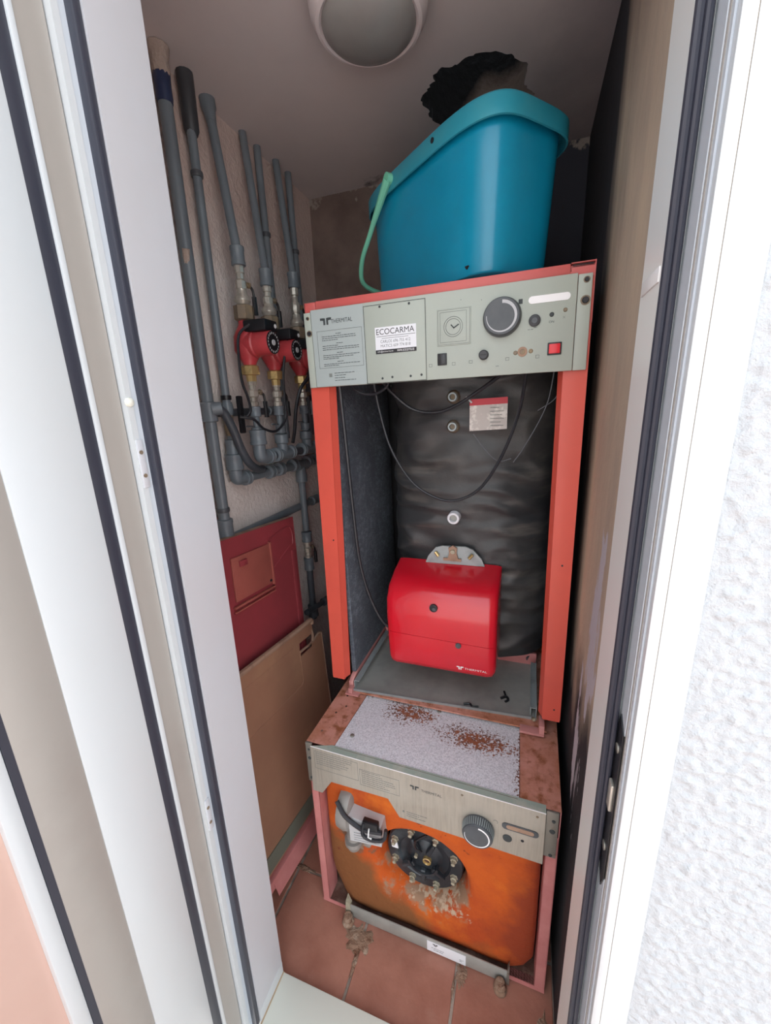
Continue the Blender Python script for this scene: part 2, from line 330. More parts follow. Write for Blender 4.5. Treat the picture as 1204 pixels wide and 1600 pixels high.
o = sBox('terrace', 'terrace', -6, 6, -8, -.6, -.12, -.02); o['label'] = 'terracotta terrace outside the door'
sBox('wall_bounce', 'plaster', -6, 6, -3.7, -3.5, -.02, 2.7)['label'] = 'unseen white wall added opposite the door to bounce light'  # unseen wall put in to throw light back through the door

# ------------------------------------------------------------------ door frame and leaf (the setting)
HZ = 2.14
df = structure(B('door_1', 'jamb', None, -.041, -.026, -.455, YI, .02, HZ)); df['label'] = 'pale grey left jamb of the boiler cupboard door'
B('seal', 'rubber', df, -.046, -.0285, -.4665, -.4545, .02, HZ, bev=.003)
B('rebate', 'frame_blue', df, -.052, -.041, -.475, -.4665, .02, HZ)
B('rebate_lip', 'frame_white', df, -.052, -.0405, -.484, -.475, .02, HZ)
for z in (1.36, .70):
    B('hinge_keep', 'jamb', df, -.0425, -.0385, -.482, -.472, z-.07, z, bev=.001)
    for dz in (-.018, -.052): MB().cyl((-.0387, -.478, z+dz), (-.0375, -.478, z+dz), .003, seg=10).build('screw', 'iron', df)
MB().lathe((-.041, -.480, 1.412), (1, 0, 0), [(0, .007), (.003, .006), (.005, .002)], 12).build('stop_button', 'sill', df)
B('caulk_line', 'caulk', df, -.026, -.0225, -.46, YI, .019, .0215)
o = B('jamb_mitre', 'frame_white', df, -.0262, -.0254, -.455, YI, .02, .055)
dr = structure(B('door_2', 'greige2', None, .597, .612, -.437, YI, .02, HZ)); dr['label'] = 'greige right jamb with lock plate'
MB().cyl((.6005, -.4405, .02), (.6005, -.4405, HZ), .0042, seg=10).cyl((.6065, -.4425, .02), (.6065, -.4425, HZ), .0036, seg=10).build('seal', 'rubber', dr)
B('rebate', 'frame_blue', dr, .612, .622, -.466, -.437, .02, HZ); B('rebate_step', 'frame_shade_grey', dr, .6128, .622, -.470, -.466, .02, HZ)
B('rebate_groove', 'frame_blue', dr, .6135, .622, -.476, -.470, .02, HZ)
B('outer_lip', 'frame_white', dr, .6150, .6255, -.486, -.476, .02, HZ, bev=.001)
B('keep', 'white', dr, .5955, .5975, -.434, -.372, 1.498, 1.512, bev=.0008)
lk = MB().prism([(.6105, -.437, 1.0), (.6105, -.447, 1.03), (.6105, -.466, 1.015), (.6105, -.466, .79), (.6105, -.456, .765), (.6105, -.437, .795)], (.003, 0, 0)).build('lock_plate', 'black', dr); lk['label'] = 'black steel lock plate'
for z in (.985, .83): MB().cyl((.6108, -.452, z), (.6095, -.452, z), .006, seg=12).build('screw', 'steel', lk)
MB().box(.607, .611, -.461, -.447, .895, .935, bev=.0015).build('latch', 'steel', lk)
sBox('door_3', 'jamb', -.041, .612, -.455, YI, 2.105, HZ)['label'] = 'door frame head'
# open leaf, hinged on the left, swung out towards the camera
lf = structure(B('door_4', 'frame_shade_grey', None, -.075, -.050, -.527, -.486, .035, HZ)); lf['label'] = 'open white door leaf with glass pane'
B('bead_seal', 'rubber', lf, -.075, -.0515, -.5475, -.527, .035, HZ, bev=.002)
B('seal_lip', 'frame_white', lf, -.074, -.0485, -.5285, -.5215, .035, HZ, bev=.001)
B('stile', 'frame_white', lf, -.078, -.050, -.641, -.5475, .035, HZ, bev=.001)
B('inner_stile', 'frame_shade_grey', lf, -.078, -.0515, -.702, -.641, .035, HZ, bev=.001)
B('glazing_seal', 'rubber', lf, -.078, -.0525, -.7105, -.702, .035, HZ)
B('glazing_bead', 'frame_white', lf, -.078, -.0535, -.730, -.7105, .035, HZ, bev=.002)
B('pane', 'glass', lf, -.068, -.062, -1.30, -.730, .12, HZ)
B('stile', 'frame_white', lf, -.078, -.050, -1.40, -1.30, .035, HZ, bev=.001)
B('bottom_rail', 'frame_white', lf, -.077, -.0495, -1.30, -.5475, .035, .12, bev=.001)

# ------------------------------------------------------------------ upper boiler
def E3(yaw, pit, rol): return Matrix.Rotation(yaw, 4, 'Z') @ Matrix.Rotation(pit, 4, 'X') @ Matrix.Rotation(rol, 4, 'Y')
up = thing('oil_boiler', 'tall open-fronted boiler with orange posts and red burner, standing on the lower tank', 'boiler')
up.matrix_world = Matrix.Translation((0, 0, .6254)) @ E3(-.0089, .0158, -.0107)
D = .50
def post(xb0, xb1, xt0, xt1, inner):
    b = MB(); t = .0015
    b.hexa([(xb0, 0, 0), (xb1, 0, 0), (xb1, t, 0), (xb0, t, 0), (xt0, 0, .99), (xt1, 0, .99), (xt1, t, .99), (xt0, t, .99)])
    s = 1 if inner > 0 else -1
    e0, e1 = (xb1, xt1) if s > 0 else (xb0, xt0)
    b.hexa([(e0-s*t, 0, 0), (e0+s*.008, .022, 0), (e0+s*.008-s*t, .024, 0), (e0-s*2*t, .002, 0), (e1-s*t, 0, .99), (e1+s*.008, .022, .99), (e1+s*.008-s*t, .024, .99), (e1-s*2*t, .002, .99)])
    b.box(min(xb0, xb1)+.001, max(xb0, xb1)-.001, 0, .02, -.004, .0)
    return b.build('post', 'post', up)
post(-.020, .019, .003, .052, 1); post(.5585, .600, .556, .600, -1)
MB().hexa([(-.020, .002, 0), (-.018, .002, 0), (-.016, D, -.01), (-.018, D, -.01), (.0, .002, .99), (.002, .002, .99), (.002, D, .99), (0, D, .99)]).build('side_panel', 'top_red', up)
B('side_panel', 'top_red', up, .5975, .600, .002, D, 0, .99)
B('back_panel', 'dark', up, 0, .6, D, D+.002, -.04, .99)
for x, z in ((.022, .43), (.58, .41), (.585, .03)): MB().cyl((x, .0005, z), (x, -.0008, z), .0022, seg=8).build('screw_hole', 'ink', up)
# top with front rail and corner brackets
B('top_panel', 'top_red', up, .02, .5985, .004, D, .992, 1.0)
B('top_rail', 'top_red', up, .030, .558, -.002, .003, .978, 1.003, bev=.001)
b = MB().box(.0015, .029, -.002, .0, .978, 1.001, bev=.0006).box(.0015, .0032, -.002, .05, .978, 1.0015).box(.0015, .029, -.002, .05, 1.0, 1.0016); b.build('top_corner', 'top_red', up)
b = MB().box(.560, .600, -.002, .0, .978, .996).box(.5985, .600, -.004, .05, .9, 1.004).box(.559, .600, -.002, .05, 1.0025, 1.004); b.build('top_corner', 'top_red', up)
B('corner_slot', 'ink', up, .562, .597, .004, .02, .996, 1.002)
# control panel
PY = -.012
cp = MB().box(.0205, .571, PY, -.001, .817, .984, bev=.0015).build('control_panel', 'panel', up)
B('end_bracket', 'panel', cp, .572, .5955, PY+.003, 0, .817, .982, bev=.001); B('end_bracket', 'panel', cp, .001, .0195, PY+.003, 0, .817, .980, bev=.001)
for x, z, r_ in ((.586, .972, .004), (.586, .938, .006), (.011, .968, .003), (.012, .936, .005)):
    MB().lathe((x, PY+.0032, z), (0, -1, 0), [(0, r_*1.45), (.0008, r_*1.4)], 14).build('washer', 'iron', cp)
    MB().lathe((x, PY+.002, z), (0, -1, 0), [(0, r_), (.0026, r_*.8)], 12).build('screw', 'ink', cp)
B('bracket_seam', 'print_grey', cp, .0195, .0205, PY+.001, 0, .817, .982)
f = PY-.0002
pr = B('print_area', 'panel_l', cp, .022, .149, PY-.0006, PY, .8185, .9825); 
B('access_cover', 'panel', cp, .151, .286, PY-.0016, PY, .8185, .9755, bev=.0006)
outline(.1495, .2875, .8175, .977, PY-.0001, 'print', cp, 'cover_joint', .001)
logo(.058, .957, PY-.0008, .0145, 'print', cp); text('THERMITAL', .071, PY-.001, .9515, .0085, .052, 'print', cp)
outline(.033, .144, .858, .938, PY-.0008, 'print_grey', cp)
rows = []
for z, hd in ((.930, 1), (.9255, 0), (.9215, 0), (.9175, 0), (.910, 1), (.9055, 0), (.9015, 0), (.8975, 0), (.890, 1), (.8855, 0), (.8815, 0), (.878, 0), (.871, 1), (.8665, 0), (.863, 0)):
    rows.append((.080, .096, z) if hd else (.045, random.choice([.13, .135, .085, .12]), z))
lines(rows, PY-.0009, 'print', cp, t=.0011)
lines([(.07, .12, .846), (.07, .10, .841), (.07, .098, .8355), (.07, .125, .830)], PY-.0009, 'print', cp, t=.0011, seed=5)
B('printed_symbol', 'print_grey', cp, .056, .0635, PY-.0009, PY-.0005, .838, .846)
# card
st = B('card_sticker', 'sticker', cp, .175, .267, PY-.0024, PY-.0017, .878, .9315); st['label'] = 'white business card sticker reading ECOCARMA'
f = PY-.0026
text('ECOCARMA', .178, f, .9165, .0115, .085, 'ink', st); B('rule', 'ink', st, .178, .265, f, f+.0002, .9125, .9133); B('rule', 'ink', st, .19, .25, f, f+.0002, .9085, .9092)
text('CARLOS', .187, f, .8995, .006, .026, 'ink_grey', st); text('696 755 412', .216, f, .8995, .006, .038, 'ink_grey', st)
text('MATICS', .187, f, .8905, .006, .026, 'ink_grey', st); text('609 774 818', .216, f, .8905, .006, .038, 'ink_grey', st)
B('black_band', 'ink', st, .175, .267, f-.0001, f+.0002, .878, .886)
text('info@ecocarma.es', .179, f-.0003, .8800, .0042, .036, 'white', st); text('www.ecocarma.es', .224, f-.0003, .8800, .0042, .038, 'white', st)
for x, z in ((.188, .972), (.253, .971), (.187, .827), (.252, .828), (.21, .8285), (.276, .829)): MB().lathe((x, PY-.0016, z), (0, -1, 0), [(0, .0026), (.0012, .002)], 10).build('screw', 'print', cp)
# clock cover
ck = B('timer_cover', 'panel', cp, .311, .380, PY-.002, PY, .882, .9515, bev=.0008)
for (a, c, t) in ((.313, .378, 0), (.3175, .3715, .004)): outline(a, c, .884+t, .9495-t, PY-.0022, 'print_grey', ck, 'moulded_frame', .0006)
for rr in (.0185, .0145): 
    b = MB(); n = 36; R1 = [[(.3445+ (rr+dr_)*math.cos(k*math.tau/n), PY-.0022-h_, .917+(rr+dr_)*math.sin(k*math.tau/n)) for k in range(n)] for dr_, h_ in ((0, 0), (.0002, .0006), (.0008, .0006), (.001, 0))]; b.ring(R1, cap=False).build('dial_ring', 'print_grey', ck)
b = MB(); f = PY-.0022
b.prism([(.3445, f, .9150), (.3555, f, .9215), (.3570, f, .9200), (.3455, f, .9128)], (0, -.0005, 0)); b.prism([(.3460, f, .9128), (.3390, f, .9205), (.3408, f, .9218), (.3475, f, .9145)], (0, -.0005, 0)); b.build('clock_hands', 'print', ck)
# big dial
dk = MB().lathe((.440, PY, .924), (0, -1, 0), [(0, .036), (.003, .0365), (.015, .034), (.017, .0325)], 48).build('thermostat_dial', 'dial', cp)
MB().lathe((.440, PY-.0165, .924), (0, -1, 0), [(0, .0318), (.0008, .0312)], 48).build('dial_face', 'dial', dk)
def arc(cx, cz, y, r0, r1, a0, a1, n=40, dy=-.0003):
    b = MB(); A = [];
    for k in range(n+1):
        t = a0+(a1-a0)*k/n; w = k/n; ri = r0[0]+(r0[1]-r0[0])*w; ro = r1[0]+(r1[1]-r1[0])*w
        A.append([(cx+ri*math.cos(t), y, cz+ri*math.sin(t)), (cx+ro*math.cos(t), y, cz+ro*math.sin(t)), (cx+ro*math.cos(t), y+dy, cz+ro*math.sin(t)), (cx+ri*math.cos(t), y+dy, cz+ri*math.sin(t))])
    return b.ring(A)
arc(.440, .924, PY-.0173, (.0225, .0275), (.0285, .0285), math.radians(88), math.radians(-185)).build('dial_scale', 'mark', dk)
B('printed_symbol', 'print', cp, .4695, .477, PY-.0004, PY, .944, .9525)
MB().prism([(.488+.006*(1-math.cos(a)) if 0 else .494+.0065*math.cos(a), PY, .948+.0065*math.sin(a)) for a in [math.radians(90+15*k) for k in range(13)]] + [(.554+.0065*math.cos(a), PY, .948+.0065*math.sin(a)) for a in [math.radians(-90+15*k) for k in range(13)]], (0, -.0012, 0)).build('silver_label', 'silver', cp)
def knob(x, z, prof, mat, name, seg=24, mat2=None, r2=0):
    o = MB().lathe((x, PY, z), (0, -1, 0), prof, seg).build(name, mat, cp)
    if mat2: MB().lathe((x, PY-prof[-1][0], z), (0, -1, 0), [(0, r2), (.0007, r2*.9)], seg).build('cap', mat2, o)
    return o
knob(.500, .912, [(0, .0108), (.003, .0108), (.004, .009)], 'dial_side', 'reset_button', mat2='dial', r2=.006)
knob(.406, .858, [(0, .0098), (.008, .0092), (.0095, .0075)], 'dial_side', 'small_knob')
B('knob_slot', 'ink', cp, .4, .412, PY-.0102, PY-.009, .857, .859)
knob(.530, .9195, [(0, .0042), (.002, .003)], 'print', 'indicator_lamp', 14); knob(.553, .925, [(0, .0038), (.002, .0025)], 'iron', 'indicator_lamp', 14)
text('ON', .5255, PY-.0003, .905, .004, .009, 'print', cp)
text('X', .549, PY-.0003, .9105, .0038, .005, 'print_grey', cp, 'printed_symbol')
knob(.480, .858, [(0, .0092), (.0015, .009), (.0022, .006)], 'tan_edge', 'sensor_ring', mat2='iron', r2=.005)
knob(.467, .857, [(0, .0042), (.0015, .003)], 'iron', 'screw', 12); knob(.4955, .858, [(0, .0042), (.0015, .003)], 'iron', 'screw', 12)
rs = B('rocker_switch', 'ink', cp, .5255, .5505, PY-.003, PY, .8475, .870, bev=.001); rs['label'] = 'red mains switch in a black bezel'
B('switch_lens', 'red_lens', rs, .528, .548, PY-.0048, PY-.002, .8500, .8675, bev=.0012)
rk = B('rocker_switch', 'black', cp, .3115, .331, PY-.003, PY, .8445, .868, bev=.001); rk['label'] = 'black rocker switch'
B('rocker', 'dial_side', rk, .318, .3285, PY-.0055, PY-.002, .8465, .866, bev=.0015)
for x, z in ((.296, .846), (.345, .846), (.38, .847), (.452, .847), (.508, .847)):
    outline(x-.0035, x+.0035, z-.003, z+.003, PY-.0001, 'print_grey', cp, 'printed_symbol', .0007)
lines([(.488, .498, .897), (.499, .505, .9), (.43, .436, .835)], PY-.0001, 'print_grey', cp, seed=3)
for x, z in ((.225, .9), (.40, .96), (.36, .965)): MB().cyl((x, PY, z), (x, PY-.0004, z), .0009, seg=8).build('speck', 'print_grey', cp)
# felt lining and jacketed boiler body
b = MB(); nn = 24; 
b.box(.026, .040, .035, .44, .0, .83, bev=.003); b.build('felt_board', 'felt', up)['label'] = 'blue-grey fibre insulation board'
B('felt_board', 'felt', up, .585, .595, .03, .47, -.03, .86)
jb = MB(); nu, nv = 90, 150; rows = []
def jy(u): return .380-.205*(max(0, 1-abs(u)**2.7))**(1/2.7)
for j in range(nv+1):
    v = j/nv; z = -.005+.885*v; row = []
    for i in range(nu+1):
        a = -1+2*i/nu; u = math.sin(a*math.pi/2)
        # wrinkles in the quilted cover: sagging folds gathered at the sides
        side = abs(u)**1.5
        w = noise.noise(Vector((u*1.6+3, z*17+u*2.2*noise.noise(Vector((u, z*3, 1))), 2)))
        w2 = noise.noise(Vector((u*3.5, z*40, 7)))
        rid = (1-abs(w)*2.2)
        amp = .007+.013*side
        dsp = rid*amp+w2*.003
        for zs, st_ in ((.46, .014), (.76, .010), (.17, .012), (.60, .008), (.30, .009)): dsp -= st_*math.exp(-((z-zs-.012*math.sin(u*3+zs*9))/.016)**2)*(.35+.65*side)
        bot = max(0, (.10-z)/.10); y = jy(u)-dsp+bot*bot*.05
        xc = .338+.006*math.sin(z*11); hw = .238+.008*noise.noise(Vector((0, z*9, u)))
        row.append(jb.b.verts.new((xc+hw*u, y, z)))
    rows.append(row)
for j in range(nv):
    for i in range(nu): jb.b.faces.new((rows[j][i], rows[j][i+1], rows[j+1][i+1], rows[j+1][i]))
# close towards the back
jl = [jb.b.verts.new((.10, .47, rows[j][0].co.z)) for j in range(nv+1)]; jr = [jb.b.verts.new((.576, .47, rows[j][-1].co.z)) for j in range(nv+1)]
for j in range(nv): jb.b.faces.new((jl[j], rows[j][0], rows[j+1][0], jl[j+1])); jb.b.faces.new((rows[j][-1], jr[j], jr[j+1], rows[j+1][-1])); jb.b.faces.new((jr[j], jl[j], jl[j+1], jr[j+1]))
jb.b.faces.new([jl[0]]+[v for v in rows[0]]+[jr[0]]); jb.b.faces.new(([jl[-1]]+[v for v in rows[-1]]+[jr[-1]])[::-1])
jk = jb.build('insulation_jacket', 'jacket', up, ang=60)
for x, z in ((.312, .780), (.311, .706)):
    o = MB().ring([[(x+r_*math.cos(k*math.tau/20), y_, z+r_*math.sin(k*math.tau/20)) for k in range(20)] for y_, r_ in ((.18, .0120), (.152, .0120), (.150, .011), (.150, .0075), (.154, .0068), (.178, .0068))], cap=False).build('threaded_socket', 'galv_light', jk)
    MB().lathe((x, .172, z), (0, -1, 0), [(0, .0072), (.004, .0072)], 16).build('socket_bore', 'ink', o)
    MB().lathe((x, .178, z), (0, -1, 0), [(0, .018), (.012, .017), (.018, .013)], 16).build('washer', 'iron', o)
o = MB().ring([[(.313+r_*math.cos(k*math.tau/28), y_, .461+r_*math.sin(k*math.tau/28)) for k in range(28)] for y_, r_ in ((.19, .017), (.150, .017), (.147, .0155), (.147, .0105), (.152, .010), (.18, .010))], cap=False).build('sight_plug', 'sticker', jk)
MB().lathe((.313, .172, .461), (0, -1, 0), [(0, .0102), (.014, .0102)], 20).build('plug_core', 'galv', o)
tg = MB().hexa([(.358, .130, .696), (.447, .133, .699), (.447, .1345, .699), (.358, .1315, .696), (.360, .118, .771), (.448, .121, .773), (.448, .1225, .773), (.360, .1195, .771)]).build('data_label', 'tag_grey', jk); tg['label'] = 'small foil label with a red header'
MB().hexa([(.3598, .1188, .757), (.4479, .1218, .759), (.4479, .1228, .759), (.3598, .1198, .757), (.360, .1168, .772), (.448, .1198, .774), (.448, .1208, .774), (.360, .1178, .772)]).build('label_header', 'tag_red', tg)
for k in range(6): 
    z = .750-.0085*k; y = .1195+.16*(.771-z)-.002; MB().box(.408, .408+random.uniform(.02, .032), y-.0004, y+.0002, z, z+.001).build('printed_line', 'print_grey', tg)
MB().cyl((.352, .12, .778), (.366, .105, .765), .0022, seg=8).build('tag_screw', 'silver', tg)
# cables inside
def cab(pts, r_, mat='cable', parent=up, name='cable', n=8): return MB().tube(pts, r_, 8, n).build(name, mat, parent)
cab([(.135, .06, .84), (.142, .075, .76), (.165, .085, .66), (.215, .09, .575), (.275, .088, .535), (.33, .085, .528), (.39, .085, .56), (.44, .085, .64), (.475, .08, .74), (.49, .05, .84)], .0035)
cab([(.15, .05, .84), (.175, .09, .795), (.22, .11, .755), (.28, .108, .745), (.335, .1, .762), (.40, .09, .80), (.455, .06, .835)], .0042)
cab([(.08, .03, .85), (.10, .03, .808), (.14, .035, .795), (.18, .03, .81), (.195, .02, .84)], .0032)
cab([(.064, .02, .84), (.062, .035, .7), (.062, .05, .5), (.066, .06, .35), (.085, .07, .24), (.115, .08, .16), (.145, .09, .13)], .005)
cab([(.545, .05, .84), (.532, .09, .75), (.49, .11, .66), (.465, .118, .62)], .0014, 'wire', name='wire'); cab([(.562, .05, .83), (.552, .09, .77), (.515, .11, .74)], .0012, 'wire', name='wire')
cab([(.37, .112, .69), (.40, .11, .65), (.43, .108, .625), (.46, .11, .63)], .0012, 'wire', name='wire')
# base: pink rails, plate, tray
B('base_plate', 'pink_rust', up, .022, .572, .004, D, -.0465, -.0425)
b = MB().prism([(.024, .012, -.0455), (.024, .012, -.018), (.024, .06, .003), (.024, .46, .003), (.024, .46, -.0455)], (.014, 0, 0), bev=.0015, seg=1); b.build('side_rail', 'pink', up)
b = MB().box(.020, .062, -.010, .012, -.0485, -.0435, bev=.001).box(.03, .042, -.006, .02, -.0485, -.028, bev=.001); b.build('foot_bracket', 'pink', up)
b = MB().box(.508, .566, -.012, .012, -.0485, -.042, bev=.001).box(.553, .566, -.01, .03, -.048, -.018, bev=.001); b.build('foot_bracket', 'pink', up)
tr = MB().prism([(.040, .010, -.042), (.548, .040, -.042), (.548, .30, -.042), (.040, .30, -.042)], (0, 0, .003)).build('tray', 'galv', up); tr['label'] = 'dusty galvanised drip tray'
MB().hexa([(.040, .006, -.046), (.548, .036, -.046), (.548, .041, -.046), (.040, .011, -.046), (.040, .004, -.034), (.548, .034, -.034), (.548, .0365, -.034), (.040, .0065, -.034)]).build('front_lip', 'galv_light', tr)
b = MB().box(.042, .044, .012, .30, -.044, -.012).box(.044, .058, .014, .29, -.014, -.012); b.build('side_flange', 'galv_light', tr)
b = MB().box(.532, .534, .045, .24, -.044, -.012).box(.546, .548, .045, .24, -.044, -.006).box(.534, .546, .045, .24, -.016, -.014); b.build('side_flange', 'galv_light', tr)
MB().lathe((.541, .028, -.036), (0, 0, 1), [(0, .006), (.004, .006), (.006, .003)], 10).build('bolt', 'bolt', tr)
B('rear_rail', 'pink_clean', up, .40, .548, .265, .275, -.045, .0, bev=.001)
B('rear_rail', 'pink_clean', up, .04, .40, .30, .31, -.045, .0, bev=.001)
MB().cyl((.505, .30, -.01), (.53, .27, -.02), .013, seg=12).build('drain_cap', 'dial', up); MB().cyl((.44, .28, -.015), (.51, .29, -.012), .009, seg=10).build('drain_hose', 'cable', up)
o = MB().tube([(.455, .085, -.036), (.468, .095, -.036), (.475, .085, -.036), (.468, .075, -.036)], .0035, 6).tube([(.468, .095, -.036), (.462, .115, -.036)], .003, 6, smooth=False).build('clip', 'black', up)
MB().tube([(.36, .035, -.037), (.375, .04, -.036), (.385, .032, -.037), (.40, .036, -.037)], .003, 6).build('clip', 'black', up)
# burner
bn = thing('x', 'x', 'x'); bpy.data.objects.remove(bn)
prof = [(.055, .058), (.030, .066), (.024, .08), (.018, .22), (.024, .262), (.046, .292), (.085, .308), (.165, .328), (.168, .07)]
bm = MB(); xs = [(.150, -.022), (.1515, -.010), (.158, -.003), (.172, 0), (.25, 0), (.35, 0), (.42, 0), (.434, -.003), (.441, -.010), (.4435, -.022)]
cy_, cz_ = .115, .18; rg = []
P2 = []
for i in range(len(prof)):           # densify
    a, c = prof[i], prof[(i+1) % len(prof)]
    P2.append(a)
    if math.dist(a, c) > .06: P2 += [(a[0]+(c[0]-a[0])*t, a[1]+(c[1]-a[1])*t) for t in (.25, .5, .75)]
for x, ins in xs:
    r_ = []
    for (y, z) in P2:
        dy, dz = cy_-y, cz_-z; L_ = math.hypot(dy, dz); r_.append((x, y-(dy/L_)*ins*0 + max(0, -ins)*(1 if y < .1 else 0), z+(dz/L_)*(-ins)*(1 if z < .1 else .25)))
    rg.append(r_)
bm.ring(rg)
def part_of(bmx, z, keep_top):
    c = bmx.copy(); g = c.verts[:]+c.edges[:]+c.faces[:]
    r = bmesh.ops.bisect_plane(c, geom=g, plane_co=(0, 0, z[0]), plane_no=(0.03, 0, 1), clear_inner=keep_top, clear_outer=not keep_top)
    ed = [e for e in r['geom_cut'] if isinstance(e, bmesh.types.BMEdge)]
    bmesh.ops.holes_fill(c, edges=ed); return c
c1 = part_of(bm.b, (.1725,), True); c2 = part_of(bm.b, (.1715,), False); bm.b.free()
q = MB(); q.b.free(); q.b = c1; bt = q.build('burner', 'burner', up, ang=50); bt['label'] = 'glossy red burner cover'
q = MB(); q.b.free(); q.b = c2; q.build('lower_cover', 'burner', bt, ang=50)
B('back_edge', 'burner_back', bt, .158, .436, .166, .175, .075, .325, bev=.003)
for x, z, r_ in ((.284, .255, .0105), (.348, .155, .0075)):
    MB().ring([[(x+q_*math.cos(k*math.tau/20), y_, z+q_*math.sin(k*math.tau/20)) for k in range(20)] for y_, q_ in ((.0225, r_), (.0172, r_), (.0164, r_*.86), (.0168, r_*.3), (.0172, r_*.1))], cap=False).build('screw_hole_disc', 'ink' if z > .2 else 'dial', bt)  # dark disc proud of the cover, painted for the shade in the hole
    MB().lathe((x+.002, .020, z-.002), (0, -1, 0), [(0, r_*.5), (.0042, r_*.45)], 14).build('recessed_screw', 'dial', bt)
logo(.352, .0865, .0225, .0095, 'white', bt, 'emblem'); text('THERMITAL', .364, .0222, .084, .0055, .058, 'white', bt)
fg = MB().prism([(.232, .152, .325), (.240, .152, .345), (.262, .152, .372), (.280, .152, .378), (.345, .152, .380), (.366, .152, .373), (.390, .152, .346), (.398, .152, .326)], (0, .006, 0)).build('mounting_flange', 'galv_light', bt)
MB().prism([(.285, .144, .345), (.297, .144, .345), (.302, .144, .36), (.300, .144, .376), (.312, .144, .384), (.324, .144, .376), (.322, .144, .36), (.327, .144, .345), (.335, .144, .345), (.335, .144, .338), (.285, .144, .338)], (0, .006, 0)).build('centre_clamp', 'tan_edge', fg)
MB().lathe((.312, .144, .366), (0, -1, 0), [(0, .007), (.004, .006)], 12).build('nut', 'bolt', fg)
for x, sg in ((.262, 1), (.366, -1)): MB().cyl((x, .148, .360), (x+sg*.010, .144, .349), .0045, seg=8).build('slot_screw', 'brass', fg)

# ------------------------------------------------------------------ lower tank
lo = thing('hot_water_tank', 'squat lower tank unit with rusty orange front and speckled metal top, on the floor', 'water tank')
lo.matrix_world = Matrix.Translation((-.0045, -.1835, 0)) @ E3(-.0185, .0071, -.0022)
LD = .58; LT = .5708
B('side_panel', 'pink_clean', lo, -.001, .001, .0, LD, .004, LT); B('side_panel', 'pink_clean', lo, .599, .601, 0, LD, .004, LT)
for x0, x1, s in ((-.001, .020, 1), (.577, .601, -1)):
    xi = x1 if s > 0 else x0
    MB().prism([(x0, 0, .004), (x1, 0, .012), (x1, 0, .5), (x0, 0, .5)], (0, .0015, 0)).box(min(xi, xi-s*.0015), max(xi, xi-s*.0015), .0, .05, .012, .5).build('post', 'pink_clean', lo)
B('back_panel', 'dark', lo, 0, .6, LD, LD+.002, .004, LT)
B('base_pan', 'cavity', lo, .002, .598, .002, LD-.002, .006, .012)
MB().prism([(-.001, -.001, .002), (.075, -.001, .002), (.075, .0, .010), (-.001, -.0, .012)], (0, .018, 0)).build('base_rail', 'pink_clean', lo)
MB().prism([(.518, -.001, .002), (.601, -.001, .002), (.601, 0, .012), (.518, 0, .012)], (0, .018, 0)).build('base_rail', 'pink_clean', lo)
# top: two rust strips and the zinc centre
MB().prism([(-.001, 0, LT), (.074, 0, LT), (.085, .235, LT), (.085, LD, LT), (-.001, LD, LT)], (0, 0, .0015)).build('top_strip', 'pink_rust', lo)
MB().prism([(.519, 0, LT), (.601, 0, LT), (.601, LD, LT), (.512, LD, LT), (.512, .19, LT)], (0, 0, .0015)).build('top_strip', 'pink_rust', lo)
o = MB().prism([(.0755, .006, LT), (.5175, .006, LT), (.511, .19, LT), (.511, LD, LT), (.0865, LD, LT), (.0865, .235, LT)], (0, 0, .0008)).build('top_sheet', 'galv_top', lo); o['label'] = 'speckled zinc sheet with rust patches'
for x, y in ((.105, .05), (.30, .20), (.245, .20)): MB().lathe((x, y, LT+.0006), (0, 0, 1), [(0, .006), (.003, .005), (.004, .002)], 10).build('screw', 'alu_side', lo)
for x, y in ((.028, .11), (.03, .18), (.05, .19), (.022, .04), (.045, .14)): MB().lathe((x, y, LT+.0013), (0, 0, 1), [(0, .0035), (.0008, .003)], 10).build('rivet', 'cavity', lo)
MB().box(.078, .515, .0015, .0045, LT-.001, LT+.0022).build('rust_joint', 'cavity', lo)
# fascia
FY = -.012
fpoly = [(.0165, .571), (.0105, .428), (.039, .428), (.068, .474), (.221, .478), (.249, .431), (.572, .430), (.5715, .571)]
fa = MB().prism([(x, FY, z) for x, z in fpoly], (0, .003, 0), bev=.0006, seg=1).build('fascia', 'alu_panel', lo); fa['label'] = 'notched grey control fascia'
MB().hexa([(.017, FY+.0005, .5705), (.5712, FY+.0005, .5705), (.5712, .006, .5712), (.072, .006, .5712), (.017, FY+.0008, .5715), (.5712, FY+.0008, .5715), (.5712, .006, .5734), (.072, .006, .5734)]).build('fascia_lip', 'alu_green', fa)
B('fascia_edge', 'silver', fa, .0168, .5715, FY-.0005, FY+.0008, .5702, .5714)
for x0, x1, z0 in ((-.002, .0165, .449), (.572, .5965, .449)): B('fascia_bracket', 'alu_side', fa, x0, x1, -.006, -.001, z0, .572, bev=.0008)
for x, z, r_ in ((.587, .549, .004), (.586, .521, .006), (.586, .455, .004), (.007, .552, .003), (.007, .525, .0045), (.007, .462, .0035)): MB().lathe((x, -.006, z), (0, -1, 0), [(0, r_), (.0015, r_*.8)], 12).build('screw', 'print', fa)
for x, z in ((.399, .556), (.555, .556)): MB().lathe((x, FY, z), (0, -1, 0), [(0, .003), (.0012, .002)], 10).build('screw', 'iron', fa)
lines([(.03, .13, .5545-.0065*k) if k < 2 else (.03, random.uniform(.06, .14), .5545-.0065*k) for k in range(6)] + [(.155, random.uniform(.2, .245), .540-.006*k) for k in range(7)], FY-.0003, 'print_grey', fa, t=.0012, seed=9)
outline(.150, .252, .497, .5445, FY-.0001, 'print_grey', fa); outline(.026, .146, .506, .5605, FY-.0001, 'print_grey', fa)
